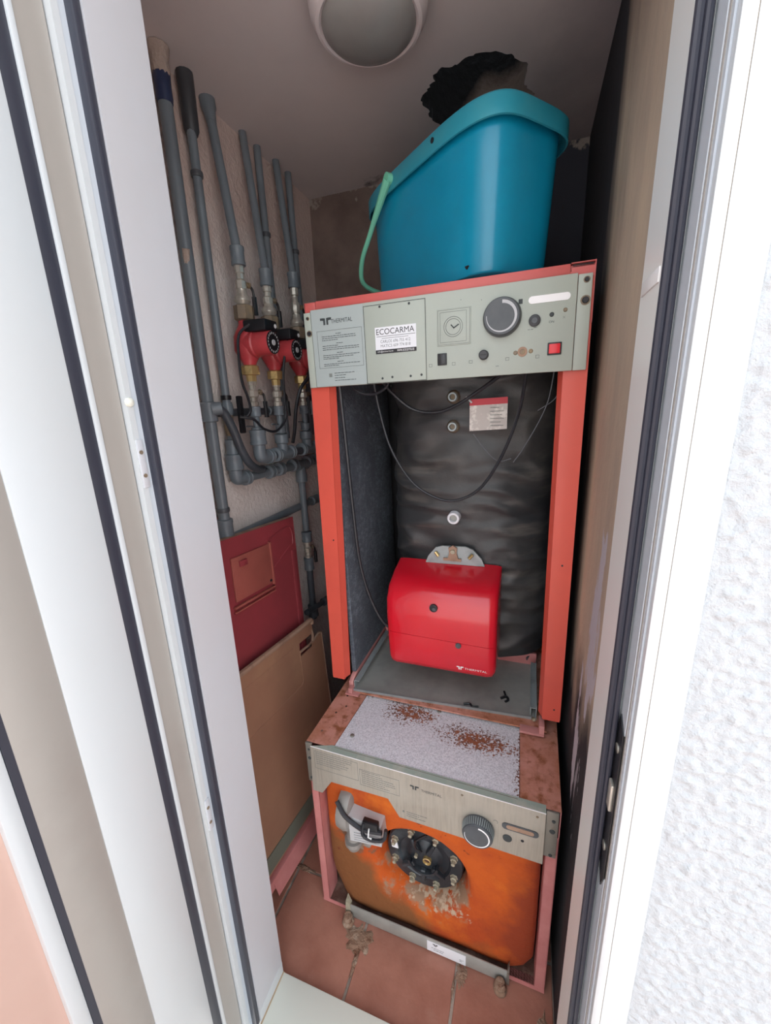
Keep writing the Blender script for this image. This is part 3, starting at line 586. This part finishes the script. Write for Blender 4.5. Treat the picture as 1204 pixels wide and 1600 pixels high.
lines([(.262+.006, .318, .4565), (.268, .30, .4505), (.268, .316, .4445)], FY-.0003, 'print_grey', fa, t=.0012, seed=4)
B('printed_symbol', 'print_grey', fa, .258, .2625, FY-.0003, FY, .452, .457)
logo(.289, .5365, FY-.0002, .011, 'print', fa); text('THERMITAL', .305, FY-.0004, .531, .0072, .048, 'print', fa)
dk = MB().lathe((.4360, FY, .480), (0, -1, 0), [(0, .0335), (.004, .035), (.022, .0325), (.024, .031)], 44).build('thermostat_dial', 'dial', fa)
b = MB()
for k in range(44):
    a = k*math.tau/44; c, s = math.cos(a), math.sin(a); b.cyl((.436+c*.0342, FY-.005, .480+s*.0342), (.436+c*.0325, FY-.021, .480+s*.0325), .0011, seg=5)
b.build('grip_ribs', 'galv_light', dk)
MB().lathe((.436, FY-.0238, .480), (0, -1, 0), [(0, .0295), (.0008, .029)], 40).build('dial_face', 'dial', dk)
arc(.436, .480, FY-.0247, (.0235, .0265), (.0272, .0272), math.radians(85), math.radians(-190)).build('dial_scale', 'silver', dk)
arc(.472, .509, FY-.0002, (.004, .004), (.005, .005), math.radians(160), math.radians(-40), 12).build('printed_arrow', 'print_grey', fa)
def stad(x0, x1, z, r_, y, dy): return MB().prism([(x0+r_*math.cos(a), y, z+r_*math.sin(a)) for a in [math.radians(90+20*k) for k in range(10)]] + [(x1+r_*math.cos(a), y, z+r_*math.sin(a)) for a in [math.radians(-90+20*k) for k in range(10)]], (0, dy, 0))
o = stad(.494, .552, .5075, .0085, FY, -.0016).build('gauge_bezel', 'dial', fa); stad(.500, .546, .5075, .0052, FY-.0016, -.0006).build('gauge_strip', 'tan_edge', o)
MB().lathe((.498, FY, .4735), (0, -1, 0), [(0, .0098), (.0015, .0095), (.002, .007)], 20).build('blank_plug', 'print', fa)
MB().lathe((.529, FY, .4785), (0, -1, 0), [(0, .0035), (.001, .003)], 12).build('indicator_hole', 'ink', fa)
# orange foam front
b = MB(); ol = []
poly = [(.027, .52), (.026, .15), (.032, .115), (.066, .022), (.090, .013), (.535, .016), (.557, .030), (.574, .065), (.575, .14), (.574, .52)]
def sub(poly, k=5):
    r = []
    for i in range(len(poly)):
        a, c = poly[i], poly[(i+1) % len(poly)]
        for t in range(k): r.append((a[0]+(c[0]-a[0])*t/k, a[1]+(c[1]-a[1])*t/k))
    return r
pp = sub(poly, 8); cx, cz, R0 = .292, .237, .112
def inner(x, z, r_): 
    d = math.hypot(x-cx, z-cz); return (cx+(x-cx)/d*r_, cz+(z-cz)/d*r_)
rings = [[(x, .16, z) for x, z in pp], [(x, .045, z) for x, z in pp]]
def inset(x, z, f): ix, iz = inner(x, z, R0+.02); return (x+(ix-x)*f, z+(iz-z)*f)
for f_, y in ((.012, .026), (.04, .018), (.09, .012), (.2, .009), (.35, .008), (.5, .008), (.65, .008), (.8, .009), (.92, .011), (1, .015)):
    rr_ = []
    for x, z in pp: a, c = inset(x, z, f_); rr_.append((a, y+.004*noise.noise(Vector((a*9, c*9, 0))), c))
    rings.append(rr_)
for r_, y in ((R0+.013, .021), (R0+.005, .034), (R0, .055), (R0-.002, .075)):
    rings.append([(*[inner(x, z, r_)[0]], y+.003*noise.noise(Vector((x*30, z*30, 1))), inner(x, z, r_)[1]) for x, z in pp])
b.ring(rings, cap=False); of = b.build('foam_front', 'orange', lo, ang=60); of['label'] = 'rust-orange foam insulation front'
splat_ = None
fgp = [(-.0, .099), (.010, .101), (.014, .098), (.015, .070), (.008, .062), (.007, .030), (.012, .001)]
fl_ = MB().lathe((cx, .075, cz), (0, -1, 0), [(0, .103), (.022, .1035), (.027, .100), (.028, .072), (.022, .066), (.020, .05), (.026, .04), (.030, .034), (.030, .002)], 48).build('inspection_flange', 'flange', lo); fl_['label'] = 'black round inspection flange with eight bolts'
for k in range(8):
    a = math.radians(22.5+45*k); x, z = cx+.086*math.cos(a), cz+.086*math.sin(a)
    MB().lathe((x, .048, z), (0, -1, 0), [(0, .0105), (.001, .0105), (.0012, .0085), (.008, .0085), (.009, .0055), (.017, .005)], 6).build('bolt', 'bolt', fl_)
# ribs and hub pocket
b = MB()
for a0 in (115, 65, 215, 325, 270): 
    a = math.radians(a0); c, s = math.cos(a), math.sin(a); n_ = (-s, c); w = .007
    P = [(cx+c*r_+n_[0]*w_, y_, cz+s*r_+n_[1]*w_) for r_, w_, y_ in ((.03, -w, .046), (.07, -w*.6, .047), (.07, w*.6, .047), (.03, w, .046))]
    b = MB(); b.prism(P, (0, -.012, 0), bev=.002, seg=1); b.build('flange_rib', 'flange', fl_)
arc(cx, cz, .046, (.036, .036), (.042, .042), math.radians(190), math.radians(350), 24, dy=-.014).build('flange_ridge', 'flange', fl_)
MB().ring([[(cx+.01+r_*math.cos(k*math.tau/20), y_, cz+.002+r_*math.sin(k*math.tau/20)) for k in range(20)] for y_, r_ in ((.046, .0115), (.0375, .0115), (.0365, .0095), (.040, .0075), (.046, .007))], cap=False).build('brass_ring', 'brass', fl_)
MB().lathe((cx+.01, .0455, cz+.002), (0, -1, 0), [(0, .0075), (.004, .0072)], 14).build('hub_bore', 'cavity', fl_)
MB().cyl((cx-.02, .045, cz+.006), (cx-.02, .037, cz+.006), .0045, seg=10).build('probe_stud', 'bolt', fl_)
MB().hexa([(cx-.088, .044, cz+.004), (cx-.070, .044, cz+.004), (cx-.070, .047, cz+.004), (cx-.088, .047, cz+.004), (cx-.090, .044, cz+.026), (cx-.074, .044, cz+.028), (cx-.074, .047, cz+.028), (cx-.090, .047, cz+.026)]).build('paper_scrap', 'sticker', fl_)
MB().tube([(cx+.012, .035, cz+.10), (cx-.015, .030, cz+.075), (cx-.018, .034, cz+.045), (cx-.004, .040, cz+.028)], .0028, 8).build('probe_wire', 'black', fl_)
# circulator at the upper left
pm = MB().lathe((.078, .045, .375), (1, 0, 0), [(0, .045), (.004, .056), (.022, .060), (.034, .058), (.040, .048)], 28).build('circulator', 'pump_grey', lo); pm['label'] = 'pale grey circulator with a black cable'
MB().tube([(.112, .040, .345), (.112, .032, .31), (.114, .026, .285)], .021, 16, 4).build('outlet', 'pump_grey', pm)
MB().lathe((.114, .022, .292), (0, 0, -1), [(0, .024), (.012, .0245), (.018, .020), (.030, .017), (.034, .006)], 20).build('outlet_nut', 'pump_grey', pm)
MB().lathe((.158, .03, .305), (0, -1, 0), [(0, .012), (.02, .011), (.022, .008)], 14).build('side_boss', 'pump_grey', pm)
m['box_grey'] = M('grey_box_casting', (186, 186, 188), .5)
tb = MB().hexa([(.118, -.004, .318), (.204, -.004, .333), (.204, .06, .333), (.118, .06, .318), (.116, -.004, .40), (.204, -.004, .395), (.204, .06, .395), (.116, .06, .40)]).build('terminal_box', 'box_grey', pm)
b = MB()
for k in range(4): b.hexa([(.130, -.006, .325+.008*k), (.200, -.006, .337+.0075*k), (.200, -.003, .337+.0075*k), (.130, -.003, .325+.008*k), (.130, -.006, .3275+.008*k), (.200, -.006, .3395+.0075*k), (.200, -.003, .3395+.0075*k), (.130, -.003, .3275+.008*k)])
b.build('moulded_rib', 'box_grey', tb, kind='stuff')
B('connector', 'black', tb, .160, .200, -.016, .0, .388, .412, bev=.002)
MB().tube([(.085, .0, .43), (.11, -.01, .405), (.14, -.012, .388), (.165, -.014, .385), (.21, -.012, .392)], .0055, 8).tube([(.165, -.014, .41), (.160, -.016, .385), (.165, -.017, .368), (.19, -.017, .366), (.215, -.014, .376), (.22, -.008, .4)], .0048, 8).build('cable', 'cable', pm)
MB().tube([(.180, -.020, .402), (.177, -.021, .376), (.186, -.021, .374)], .002, 6, smooth=False).build('cable_clip', 'white', pm)
splat('lime_crust', 'crust', of, 0, 0, .04, .003, 21); o = of.children[-1] if False else None
for ch in list(of.children):
    if ch.name.startswith('lime_crust') and ch.location.length == 0 and max(abs(v.co.x) for v in ch.data.vertices) < .06:
        ch.data.transform(Matrix.Translation((.125, .0125, .275)) @ Matrix.Rotation(math.radians(90), 4, 'X') @ Matrix.Diagonal((1, 1.2, 1, 1)))
pm.location = (0, -.022, 0)
# bottom strip with label, lugs and feet
bs = B('bottom_strip', 'galv', lo, .092, .516, -.012, -.009, .002, .047, bev=.0006)
lb = B('strip_label', 'sticker', bs, .313, .414, -.0128, -.0122, .003, .039); lb['label'] = 'white paper label'
logo(.335, .031, -.0130, .007, 'ink', lb); lines([(.325, .36, .019), (.33, .355, .013), (.398, .408, .018), (.398, .407, .013)], -.0131, 'ink_grey', lb, seed=8)
MB().hexa([(.076, -.016, .0), (.092, -.012, .0), (.092, .0, .0), (.078, .0, .0), (.080, -.014, .060), (.092, -.012, .046), (.092, 0, .046), (.082, 0, .07)]).build('end_lug', 'bolt', bs)
MB().hexa([(.512, -.013, .0), (.520, -.013, .0), (.520, .0, .0), (.512, .0, .0), (.514, -.013, .048), (.519, -.011, .068), (.519, 0, .068), (.514, 0, .048)]).build('end_lug', 'alu_side', bs)
for x in (.090, .500): MB().lathe((x, -.026, 0), (0, 0, 1), [(0, .016), (.006, .017), (.012, .013), (.02, .014), (.028, .010)], 14).build('levelling_foot', 'crust', bs)

# ------------------------------------------------------------------ bucket
bk = thing('bucket', 'turquoise rectangular plastic bucket with mint handle, standing on top of the boiler', 'bucket', (.293, .198, 1.6455))
bk.rotation_euler = (0, 0, -.705)
def sq(A_, B_, n_, z, N=72):
    r = []
    for k in range(N):
        t = k*math.tau/N; c, s = math.cos(t), math.sin(t); r.append((A_*math.copysign(abs(c)**(2/n_), c), B_*math.copysign(abs(s)**(2/n_), s), z))
    return r
H = .277; b = MB(); rg = []
for z, k in ((0, .885), (.004, .90), (.04, .912), (.12, .934), (.2, .955), (H-.03, .967), (H-.005, .967)): rg.append(sq(.246*k, .122*k, 4.2, z))
for z, k in ((H-.005, .955), (.2, .942), (.05, .90), (.008, .88)): rg.append(sq(.246*k, .122*k, 4.2, z))
b.ring(rg); b.build('body', 'teal', bk, ang=60)
b = MB(); rg = [sq(a, c, 4.2, z) for a, c, z in ((.238, .116, H-.004), (.240, .118, H+.001), (.250, .127, H+.001), (.2545, .1305, H-.004), (.2545, .1305, H-.036), (.2515, .1278, H-.037), (.2515, .1278, H-.012), (.240, .118, H-.008))]; rg.append(rg[0])
b.ring(rg, cap=False); b.build('rim', 'teal_rim', bk, ang=50)
MB().cyl((.09, -.1290, H-.015), (.09, -.1315, H-.015), .005, seg=12).build('pivot_hole', 'ink', bk)
# bail hanging off the rim
hp = [(-.075, -.137, H-.020), (-.12, -.138, H-.058), (-.17, -.138, H-.102), (-.215, -.138, H-.145), (-.248, -.122, H-.185), (-.262, -.075, H-.202), (-.266, .0, H-.206), (-.262, .075, H-.202), (-.248, .122, H-.185), (-.215, .138, H-.145), (-.075, .137, H-.020)]
hd = MB().tube(hp, .0062, 10).build('handle', 'mint', bk)
for s_ in (-1, 1):
    MB().cyl((-.072, s_*.130, H-.014), (-.072, s_*.143, H-.014), .0115, seg=16).build('handle_eye', 'mint', hd)
    MB().cyl((-.072, s_*.138, H-.016), (-.16, s_*.138, H-.092), .0105, .006, seg=10).build('handle_arm', 'mint', hd)
MB().prism([(.18, -.116, .012), (.19, -.116, .012), (.185, -.116, .006)], (0, -.004, 0)).build('nick', 'ink', bk)

# ------------------------------------------------------------------ ceiling lamp
lp = thing('ceiling_lamp', 'round white bulkhead lamp with grey globe on the ceiling', 'lamp', (.170, -.014, ZC))
MB().lathe((0, 0, 0), (0, 0, -1), [(0, .112), (.006, .114), (.045, .108), (.058, .099), (.060, .093), (.056, .088)], 48).build('housing', 'lamp_body', lp)
MB().lathe((0, 0, -.054), (0, 0, -1), [(0, .0885), (.006, .087), (.014, .079), (.022, .062), (.027, .038), (.029, .001)], 44).build('globe', 'lens', lp)

# ------------------------------------------------------------------ wall pipework
def pipe_thing(label, group=None): return thing('heating_pipe', label, 'pipe', group=group)
def seg_(p, q, r_, name, mat, parent, seg=16): return MB().cyl(p, q, r_, seg=seg).build(name, mat, parent)
def coup(p, ax, L_, r_, parent, mat='pipe', name='coupling'):
    return MB().lathe(p, ax, [(0, r_*.93), (.0015, r_*1.06), (L_*.2, r_*1.06), (L_*.25, r_), (L_*.75, r_), (L_*.8, r_*1.06), (L_-.0015, r_*1.06), (L_, r_*.93)], 18).build(name, mat, parent)
def valve(x, y, z0, z1, parent, side=1, mat='steel'):
    """ball valve between heights z0 < z1 with a lever"""
    h = z1-z0
    v = MB().lathe((x, y, z1), (0, 0, -1), [(0, .0125), (h*.18, .0125), (h*.2, .0095), (h*.34, .0095), (h*.4, .0145), (h*.6, .0145), (h*.66, .0095), (h*.8, .0095), (h*.82, .0125), (h, .0125)], 8).build('ball_valve', mat, parent)
    zc = (z0+z1)/2
    MB().cyl((x, y, zc), (x+.006, y+.022*side, zc+.004), .005, seg=8).lathe((x+.006, y+.020*side, zc+.004), (.2, side, .1), [(0, .008), (.006, .008)], 6).build('valve_stem', 'iron', v)
    MB().tube([(x+.006, y+.026*side, zc+.006), (x+.008, y+.036*side, zc-.004), (x+.008, y+.040*side, zc-.022)], .0035, 6, 4).tube([(x+.008, y+.040*side, zc-.020), (x+.008, y+.041*side, zc-.065)], .0065, 8, smooth=False).build('lever', 'black', v)
    return v
def cuff(x, y, z, r_, parent, mat='dial', ax=(0, 0, 1)): return MB().lathe((x, y, z), ax, [(0, r_*1.15), (.003, r_*1.22), (.009, r_*1.22), (.012, r_*1.15)], 16).build('pipe_clamp', mat, parent)
# outermost pipe (nearest the door)
p1 = pipe_thing('thickest grey pipe, nearest the door jamb, with blue tape at the ceiling')
X1, Y1 = -.285, -.058
seg_((X1, Y1, 1.06), (X1, Y1, ZC), .0145, 'tube', 'pipe', p1)
MB().lathe((X1, Y1, 2.04), (0, 0, 1), [(0, .0155), (.01, .017), (.03, .0165), (.05, .0175), (.056, .0155)], 14).build('tape_wrap', 'tape', p1)
MB().lathe((X1, Y1, 2.085), (0, 0, 1), [(0, .0165), (.01, .019), (.03, .018), (.053, .023)], 11).build('mortar_collar', 'mortar', p1)
coup((X1, Y1, 1.055), (0, 0, 1), .055, .0205, p1); cuff(X1, Y1, 1.13, .0145, p1); coup((X1, Y1, 1.37), (0, 0, 1), .05, .0185, p1, name='tee')
MB().cyl((X1, Y1-.004, 1.72), (X1+.010, Y1-.012, 1.76), .008, seg=8).build('mortar_dab', 'mortar', p1)
# hose and horizontal branch from its tee
ho = thing('hose', 'dark flexible grey hose looping from the thickest pipe down to the lower manifold', 'hose')
MB().tube([(X1+.018, Y1+.008, 1.404), (-.262, -.030, 1.39), (-.256, -.010, 1.345), (-.254, .008, 1.295), (-.254, .036, 1.252), (-.258, .075, 1.228), (-.27, .115, 1.222)], .0115, 12).build('flexible_tube', 'pipe_dark', ho)
MB().cyl((X1+.010, Y1+.0, 1.402), (X1+.028, Y1+.016, 1.404), .0165, seg=14).build('hose_socket', 'pipe', ho)
hb = pipe_thing('short horizontal grey pipe running behind the valves from the thickest pipe')
seg_((-.290, -.04, 1.392), (-.290, .255, 1.392), .0105, 'tube', 'pipe_dark', hb); coup((-.290, .20, 1.392), (0, 1, 0), .04, .014, hb)
lowp = pipe_thing('long horizontal grey pipe just above the red casing panel')
seg_((-.300, -.10, 1.043), (-.300, .60, 1.043), .0125, 'tube', 'pipe', lowp); coup((-.300, .44, 1.043), (0, 1, 0), .05, .017, lowp); coup((-.300, -.08, 1.043), (0, 1, 0), .06, .019, lowp, name='elbow')
# second pipe with sheath, down to the lower manifold
p2 = pipe_thing('second grey pipe from the door, with a dark foam sleeve at the ceiling')
X2, Y2 = -.285, .012
seg_((X2, Y2, 1.21), (X2, Y2, ZC), .0105, 'tube', 'pipe', p2)
MB().lathe((X2-.002, Y2+.004, 2.02), (0, 0, 1), [(0, .0125), (.01, .017), (.06, .018), (.119, .0185)], 12).build('foam_sleeve', 'dial_side', p2)
cuff(X2, Y2, 1.935, .0115, p2); cuff(X2, Y2, 1.425, .0115, p2, 'black')
MB().lathe((X2, Y2, 1.385), (0, 0, 1), [(0, .013), (.02, .016), (.034, .0135)], 14).build('reducer', 'pipe', p2)
v = MB().lathe((X2, Y2, 1.33), (0, 0, 1), [(0, .012), (.02, .014), (.045, .012), (.055, .012)], 8).build('ball_valve', 'iron', p2)
MB().box(X2+.02, X2+.032, Y2+.012, Y2+.028, 1.335, 1.435, bev=.003).build('lever', 'black', v)
coup((X2, Y2, 1.275), (0, 0, 1), .045, .0175, p2); MB().cyl((X2, Y2, 1.235), (X2, Y2, 1.28), .0145, seg=14).build('socket', 'pipe', p2)
# lower manifold
mf2 = thing('manifold', 'lower grey plastic manifold behind the hose, with a downward branch', 'pipe manifold')
MB().tube([(X2, Y2, 1.262), (X2, Y2, 1.22), (X2, Y2+.008, 1.209), (X2, Y2+.05, 1.207)], .019, 16, 5).build('elbow', 'pipe', mf2)
coup((X2, Y2, 1.235), (0, 0, 1), .045, .0225, mf2); coup((X2, Y2+.03, 1.206), (0, 1, 0), .02, .021, mf2, name='collar')
seg_((X2, Y2+.03, 1.206), (X2, .50, 1.195), .0135, 'tube', 'pipe', mf2)
for y in (.16, .215, .30, .40, .46): coup((X2, y, 1.204), (0, 1, 0), .026, .0205, mf2, name='collar')
MB().lathe((X2, .36, 1.198), (0, 0, -1), [(0, .017), (.02, .018), (.035, .0205), (.06, .0205), (.062, .017)], 16).build('tee', 'pipe', mf2)
seg_((X2, .33, 1.199), (X2, .40, 1.197), .019, 'tee_body', 'pipe', mf2)
dp = pipe_thing('grey drain pipe with a ball valve dropping beside the red casing panel')
seg_((X2, .36, .95), (X2, .36, 1.145), .0125, 'tube', 'pipe', dp); seg_((X2, .36, .58), (X2, .36, .82), .0125, 'tube', 'pipe_dark', dp)
coup((X2, .36, .905), (0, 0, 1), .04, .0185, dp); coup((X2, .36, .79), (0, 0, 1), .05, .018, dp); valve(X2, .36, .835, .91, dp); coup((X2, .36, .59), (0, 0, 1), .05, .019, dp, 'pipe_dark')
sp_ = pipe_thing('short dark pipe crossing the foot of the drain pipe'); seg_((-.288+.028, .27, .655), (-.288+.028, .60, .60), .0105, 'tube', 'pipe_dark', sp_); coup((-.26, .40, .633), (0, 1, -.16), .04, .0155, sp_, 'pipe_dark')
# three pump lines
XP = -.235; YP = (.064, .181, .332); names_ = ('nearest the door', 'the middle one of three', 'farthest from the door')
tops = ((-.298, .098), (-.298, .232), (-.290, .380)); z1s = (1.79, 1.77, 1.80)
mf1 = thing('manifold', 'upper grey plastic manifold joining the three pump lines', 'pipe manifold')
MB().tube([(XP, YP[0], 1.315), (XP, YP[0], 1.275), (XP, YP[0]+.008, 1.264), (XP, YP[0]+.04, 1.262)], .018, 16, 5).build('elbow', 'pipe', mf1)
seg_((XP, YP[0]+.02, 1.262), (XP, .50, 1.255), .0130, 'tube', 'pipe_dark', mf1)
for y in (YP[0]+.035, YP[1]-.045, YP[1]+.035, YP[2]-.045, YP[2]+.035): coup((XP, y, 1.262), (0, 1, 0), .016, .0205, mf1, name='collar')
for i in (1, 2):
    seg_((XP, YP[i]-.035, 1.261), (XP, YP[i]+.035, 1.259), .0175, 'tee_body', 'pipe', mf1)
    MB().lathe((XP, YP[i], 1.262), (0, 0, 1), [(0, .016), (.03, .017), (.034, .0215), (.058, .0215), (.06, .017)], 16).build('tee', 'pipe', mf1)
coup((XP, YP[0], 1.30), (0, 0, 1), .042, .022, mf1)
pump0 = None
for i in range(3):
    y = YP[i]; tx, ty = tops[i]; pz = 1.566-.006*i
    pp_ = pipe_thing(('grey riser pipe from ceiling to pump line ' + names_[i]))
    MB().cyl((tx, ty, ZC), (XP, y, z1s[i]), .0115 if i == 0 else .0105, seg=16).build('tube', 'pipe', pp_)
    if i == 0: MB().lathe((tx, ty, ZC), (XP-tx, y-ty, z1s[i]-ZC), [(0, .019), (.022, .018), (.028, .015), (.055, .012)], 16).build('ceiling_collar', 'pipe', pp_)
    coup((XP, y, z1s[i]-.035), (0, 0, 1), .045, .0170, pp_)
    valve(XP, y, pz+.10, z1s[i]-.035, pp_)
    dn = pipe_thing('plated ball valve and thin pipe below red pump ' + names_[i])
    valve(XP, y, 1.405, 1.475, dn); coup((XP, y, 1.378), (0, 0, 1), .028, .015, dn); seg_((XP, y, 1.31), (XP, y, 1.385), .0098, 'tube', 'pipe', dn); coup((XP, y, 1.325+.0), (0, 0, 1), .024, .0155, dn)
    MB().tube([(XP+.0, y-.012, 1.352), (XP+.004, y-.05, 1.354)], .0022, 6, smooth=False).build('cable_tie_tail', 'wire', dn)
    if pump0 is None:
        pump0 = thing('circulation_pump', 'p', 'pump', (XP, y, pz), 'red circulation pumps on the wall')
        MB().lathe((0, 0, .07), (0, 0, -1), [(0, .0175), (.02, .018), (.035, .026), (.05, .034), (.085, .036), (.10, .028), (.118, .0175), (.135, .017)], 22).build('volute', 'pump_red', pump0)
        MB().lathe((.0, 0, 0), (1, 0, 0), [(0, .034), (.03, .034), (.034, .031), (.074, .0305), (.080, .028)], 30).build('motor', 'pump_red', pump0)
        fp = MB().lathe((.0795, 0, 0), (1, 0, 0), [(0, .0285), (.0015, .0282)], 30).build('nameplate', 'black', pump0)
        b = MB()
        for k in range(18):
            a = k*math.tau/18; c, s = math.cos(a), math.sin(a); b.box(.081, .0815, c*.023-.0012, c*.023+.0012, s*.023-.0024, s*.023+.0024)
        b.lathe((.081, 0, 0), (1, 0, 0), [(0, .0075), (.002, .007)], 12); b.build('nameplate_print', 'mark', fp)
        MB().box(.010, .078, -.026, .030, .027, .056, bev=.004).build('terminal_box', 'black', pump0)
        MB().lathe((.079, .018, .042), (1, 0, 0), [(0, .0055), (.001, .005)], 12).build('indicator', 'white', pump0)
        MB().lathe((0, 0, .098), (0, 0, -1), [(0, .0165), (.004, .026), (.036, .0265), (.04, .020)], 8).build('union_nut', 'iron', pump0)
        MB().lathe((0, 0, -.052), (0, 0, -1), [(0, .020), (.003, .0235), (.024, .0235), (.026, .014), (.042, .013)], 8).build('union_nut', 'brass', pump0)
        MB().lathe((0, 0, .135), (0, 0, -1), [(0, .013), (.012, .014), (.02, .0205), (.028, .0215), (.034, .017), (.04, .015)], 18).build('strainer', 'steel', pump0)
        pmp = pump0
    else:
        pmp = copy_tree(pump0); pmp.location = (XP, y, pz)
    pmp['label'] = 'red circulation pump with black terminal box, ' + names_[i]
# the two plain risers behind
for (t, e, lab) in (((-.300, .300, ZC), (-.282, .285, 1.30), 'plain grey riser pipe behind the middle pump line'), ((-.292, .452, ZC), (-.282, .455, 1.30), 'plain grey riser pipe nearest the back corner')):
    p_ = pipe_thing(lab); MB().cyl(t, e, .0105, seg=14).build('tube', 'pipe', p_)
    k = .28; c = [t[i]+(e[i]-t[i])*k for i in range(3)]; cuff(*c, .0115, p_)
# cables
cb = thing('pump_cable', 'black cable looping down from the nearest pump', 'cable')
MB().tube([(-.20, .045, 1.615), (-.225, .02, 1.585), (-.228, .012, 1.53), (-.23, .016, 1.47), (-.232, .035, 1.43), (-.236, .045, 1.395), (-.245, .03, 1.375)], .0036, 8).build('flex', 'cable', cb)
cb = thing('pump_cable', 'black cable hanging between the middle pump and the grey pipes', 'cable')
MB().tube([(-.16, .19, 1.615), (-.175, .165, 1.58), (-.19, .155, 1.50), (-.20, .165, 1.43), (-.205, .168, 1.37), (-.21, .12, 1.335), (-.21, .06, 1.345), (-.21, .02, 1.372), (-.23, -.01, 1.38)], .0036, 8).build('flex', 'cable', cb)
cb = thing('pump_cable', 'black cable tied to the riser beside the farthest pump', 'cable')
MB().tube([(-.17, .30, 1.53), (-.175, .27, 1.49), (-.185, .235, 1.455), (-.20, .225, 1.40), (-.215, .228, 1.33), (-.23, .235, 1.29)], .0055, 8).build('flex', 'cable', cb)

# ------------------------------------------------------------------ casing panels leaning on the left wall
def casing(name, label, o, yaw, lean, roll, Wd, Hh, T):
    root = thing(name, label, 'panel')
    U = Vector((math.sin(yaw), math.cos(yaw), 0)); N = Vector((math.cos(yaw), -math.sin(yaw), 0)); V = Vector((0, 0, 1))*math.cos(lean)-N*math.sin(lean); N2 = U.cross(V)*1.0
    u = U*math.cos(roll)+V*math.sin(roll); v = -U*math.sin(roll)+V*math.cos(roll)
    n = v.cross(u).normalized()*-1
    mt = Matrix((( -u.x, n.x, v.x, 0), (-u.y, n.y, v.y, 0), (-u.z, n.z, v.z, 0), (0, 0, 0, 1)))
    mt.translation = Vector(o); root.matrix_world = mt
    return root
# local axes: +x towards the door, +z up, y normal (negative = towards the viewer)
pa = casing('casing_panel', 'crimson boiler casing panel with a hatch, leaning on the left wall', (-.186, .138, .010), .02, .06, -.07, .48, 1.04, .02)
sg = -1 if (pa.matrix_world.to_3x3() @ Vector((0, 1, 0))).x > 0 else 1
def F(y): return y*(-sg)   # y>0 is out towards the viewer
def pb(name, mat, parent, x0, x1, y0, y1, z0, z1, **k):
    a, c = sorted((F(y0), F(y1))); return B(name, mat, parent, x0, x1, a, c, z0, z1, **k)
HA = 1.040
sh = pb('sheet', 'door_red', pa, 0, .47, 0, .003, 0, HA)
pb('top_flange', 'tan_edge', pa, 0, .47, -.022, .003, HA-.002, HA, bev=.0008); pb('side_flange', 'door_red', pa, -.001, .001, -.022, .004, 0, HA)
pb('edge_fold', 'door_red', pa, .004, .03, .003, .0055, .0, HA-.11, bev=.001)
ht = pb('hatch', 'hatch', pa, .145, .31, .003, .009, .862, .985, bev=.002); ht['label'] = 'faded orange hatch cover'
for a in ((.14, .146, .855, .99), (.14, .32, .845, .851), (.14, .32, .833, .837)): pb('hatch_rib', 'hatch', ht, a[0], a[1], .003, .012, a[2], a[3], bev=.001)
pb('hatch_handle', 'door_red', ht, .255, .285, .009, .016, .955, .972, bev=.002); MB().cyl((.158, F(.009), .872), (.158, F(.012), .872), .004, seg=10).build('screw', 'ink', ht)
b = MB()
b.tube([(.15, F(.004), .995), (.05, F(.004), 1.015), (.018, F(.004), 1.0), (.016, F(.004), .955), (.04, F(.004), .945), (.135, F(.004), .90)], .0022, 6, 4).build('pressed_rib', 'door_red', pa)
pb('stain', 'ink', pa, .10, .102, .003, .0034, .60, .67); 
pb2 = casing('casing_panel', 'dusty brown-orange casing panel with a handle slot, leaning in front of the crimson one', (-.128, .185, .009), .055, .094, -.065, .52, .675, .02)
HB = .675
b = MB(); y = F(0)
def quad(x0, x1, z0, z1): 
    a, c = sorted((F(0), F(.004))); b.box(x0, x1, a, c, z0, z1)
quad(0, .50, .022, .585); quad(.0, .062, .585, .605); quad(.135, .50, .585, HB-.002); quad(.052, .135, HB-.045, HB-.002)
b.build('sheet', 'tan', pb2)
MB().tube([(.50, F(.002), HB+.002), (.135, F(.002), HB+.001), (.06, F(.003), HB+.003), (.050, F(.003), HB-.012)], .0085, 8, 5).build('top_edge', 'tan_edge', pb2)
MB().tube([(.056, F(.002), HB-.03), (.052, F(.002), .62), (.058, F(.002), .603)], .005, 8, 4).build('slot_edge', 'tan_edge', pb2)
MB().tube([(.135, F(.003), .60), (.06, F(.003), .60), (.02, F(.003), .612), (.001, F(.003), .606)], .004, 8, 4).build('slot_edge', 'tan_edge', pb2)
MB().tube([(.001, F(.002), .606), (.0, F(.002), .3), (.0, F(.002), .03)], .0035, 6, 4).build('side_edge', 'tan_edge', pb2)
MB().tube([(.137, F(.003), .605), (.137, F(.003), .50), (.15, F(.003), .488), (.50, F(.003), .488)], .0028, 6, 3, smooth=False).tube([(.50, F(.003), .63), (.17, F(.003), .63)], .002, 6, smooth=False).build('pressed_rib', 'tan', pb2)
pb('bottom_strip', 'strip_green', pb2, 0, .50, .004, .007, .055, .105); pb('bottom_flange', 'pink_clean', pb2, .0, .50, -.004, .022, .012, .045, bev=.006)
MB().prism([(.02, F(.02), .04), (.42, F(.02), .04), (.42, F(.034), .004), (.17, F(.034), .004), (.155, F(.03), .02), (.05, F(.03), .02)], (0, 0, -.006)).build('torn_flange', 'pink_clean', pb2)
# duct beside the boiler foot
o = thing('waste_pipe', 'dark reddish pipe stub on the floor behind the leaning panels', 'pipe')
MB().cyl((-.12, .47, 0), (-.12, .47, .62), .065, seg=24).build('tube', 'cavity', o)
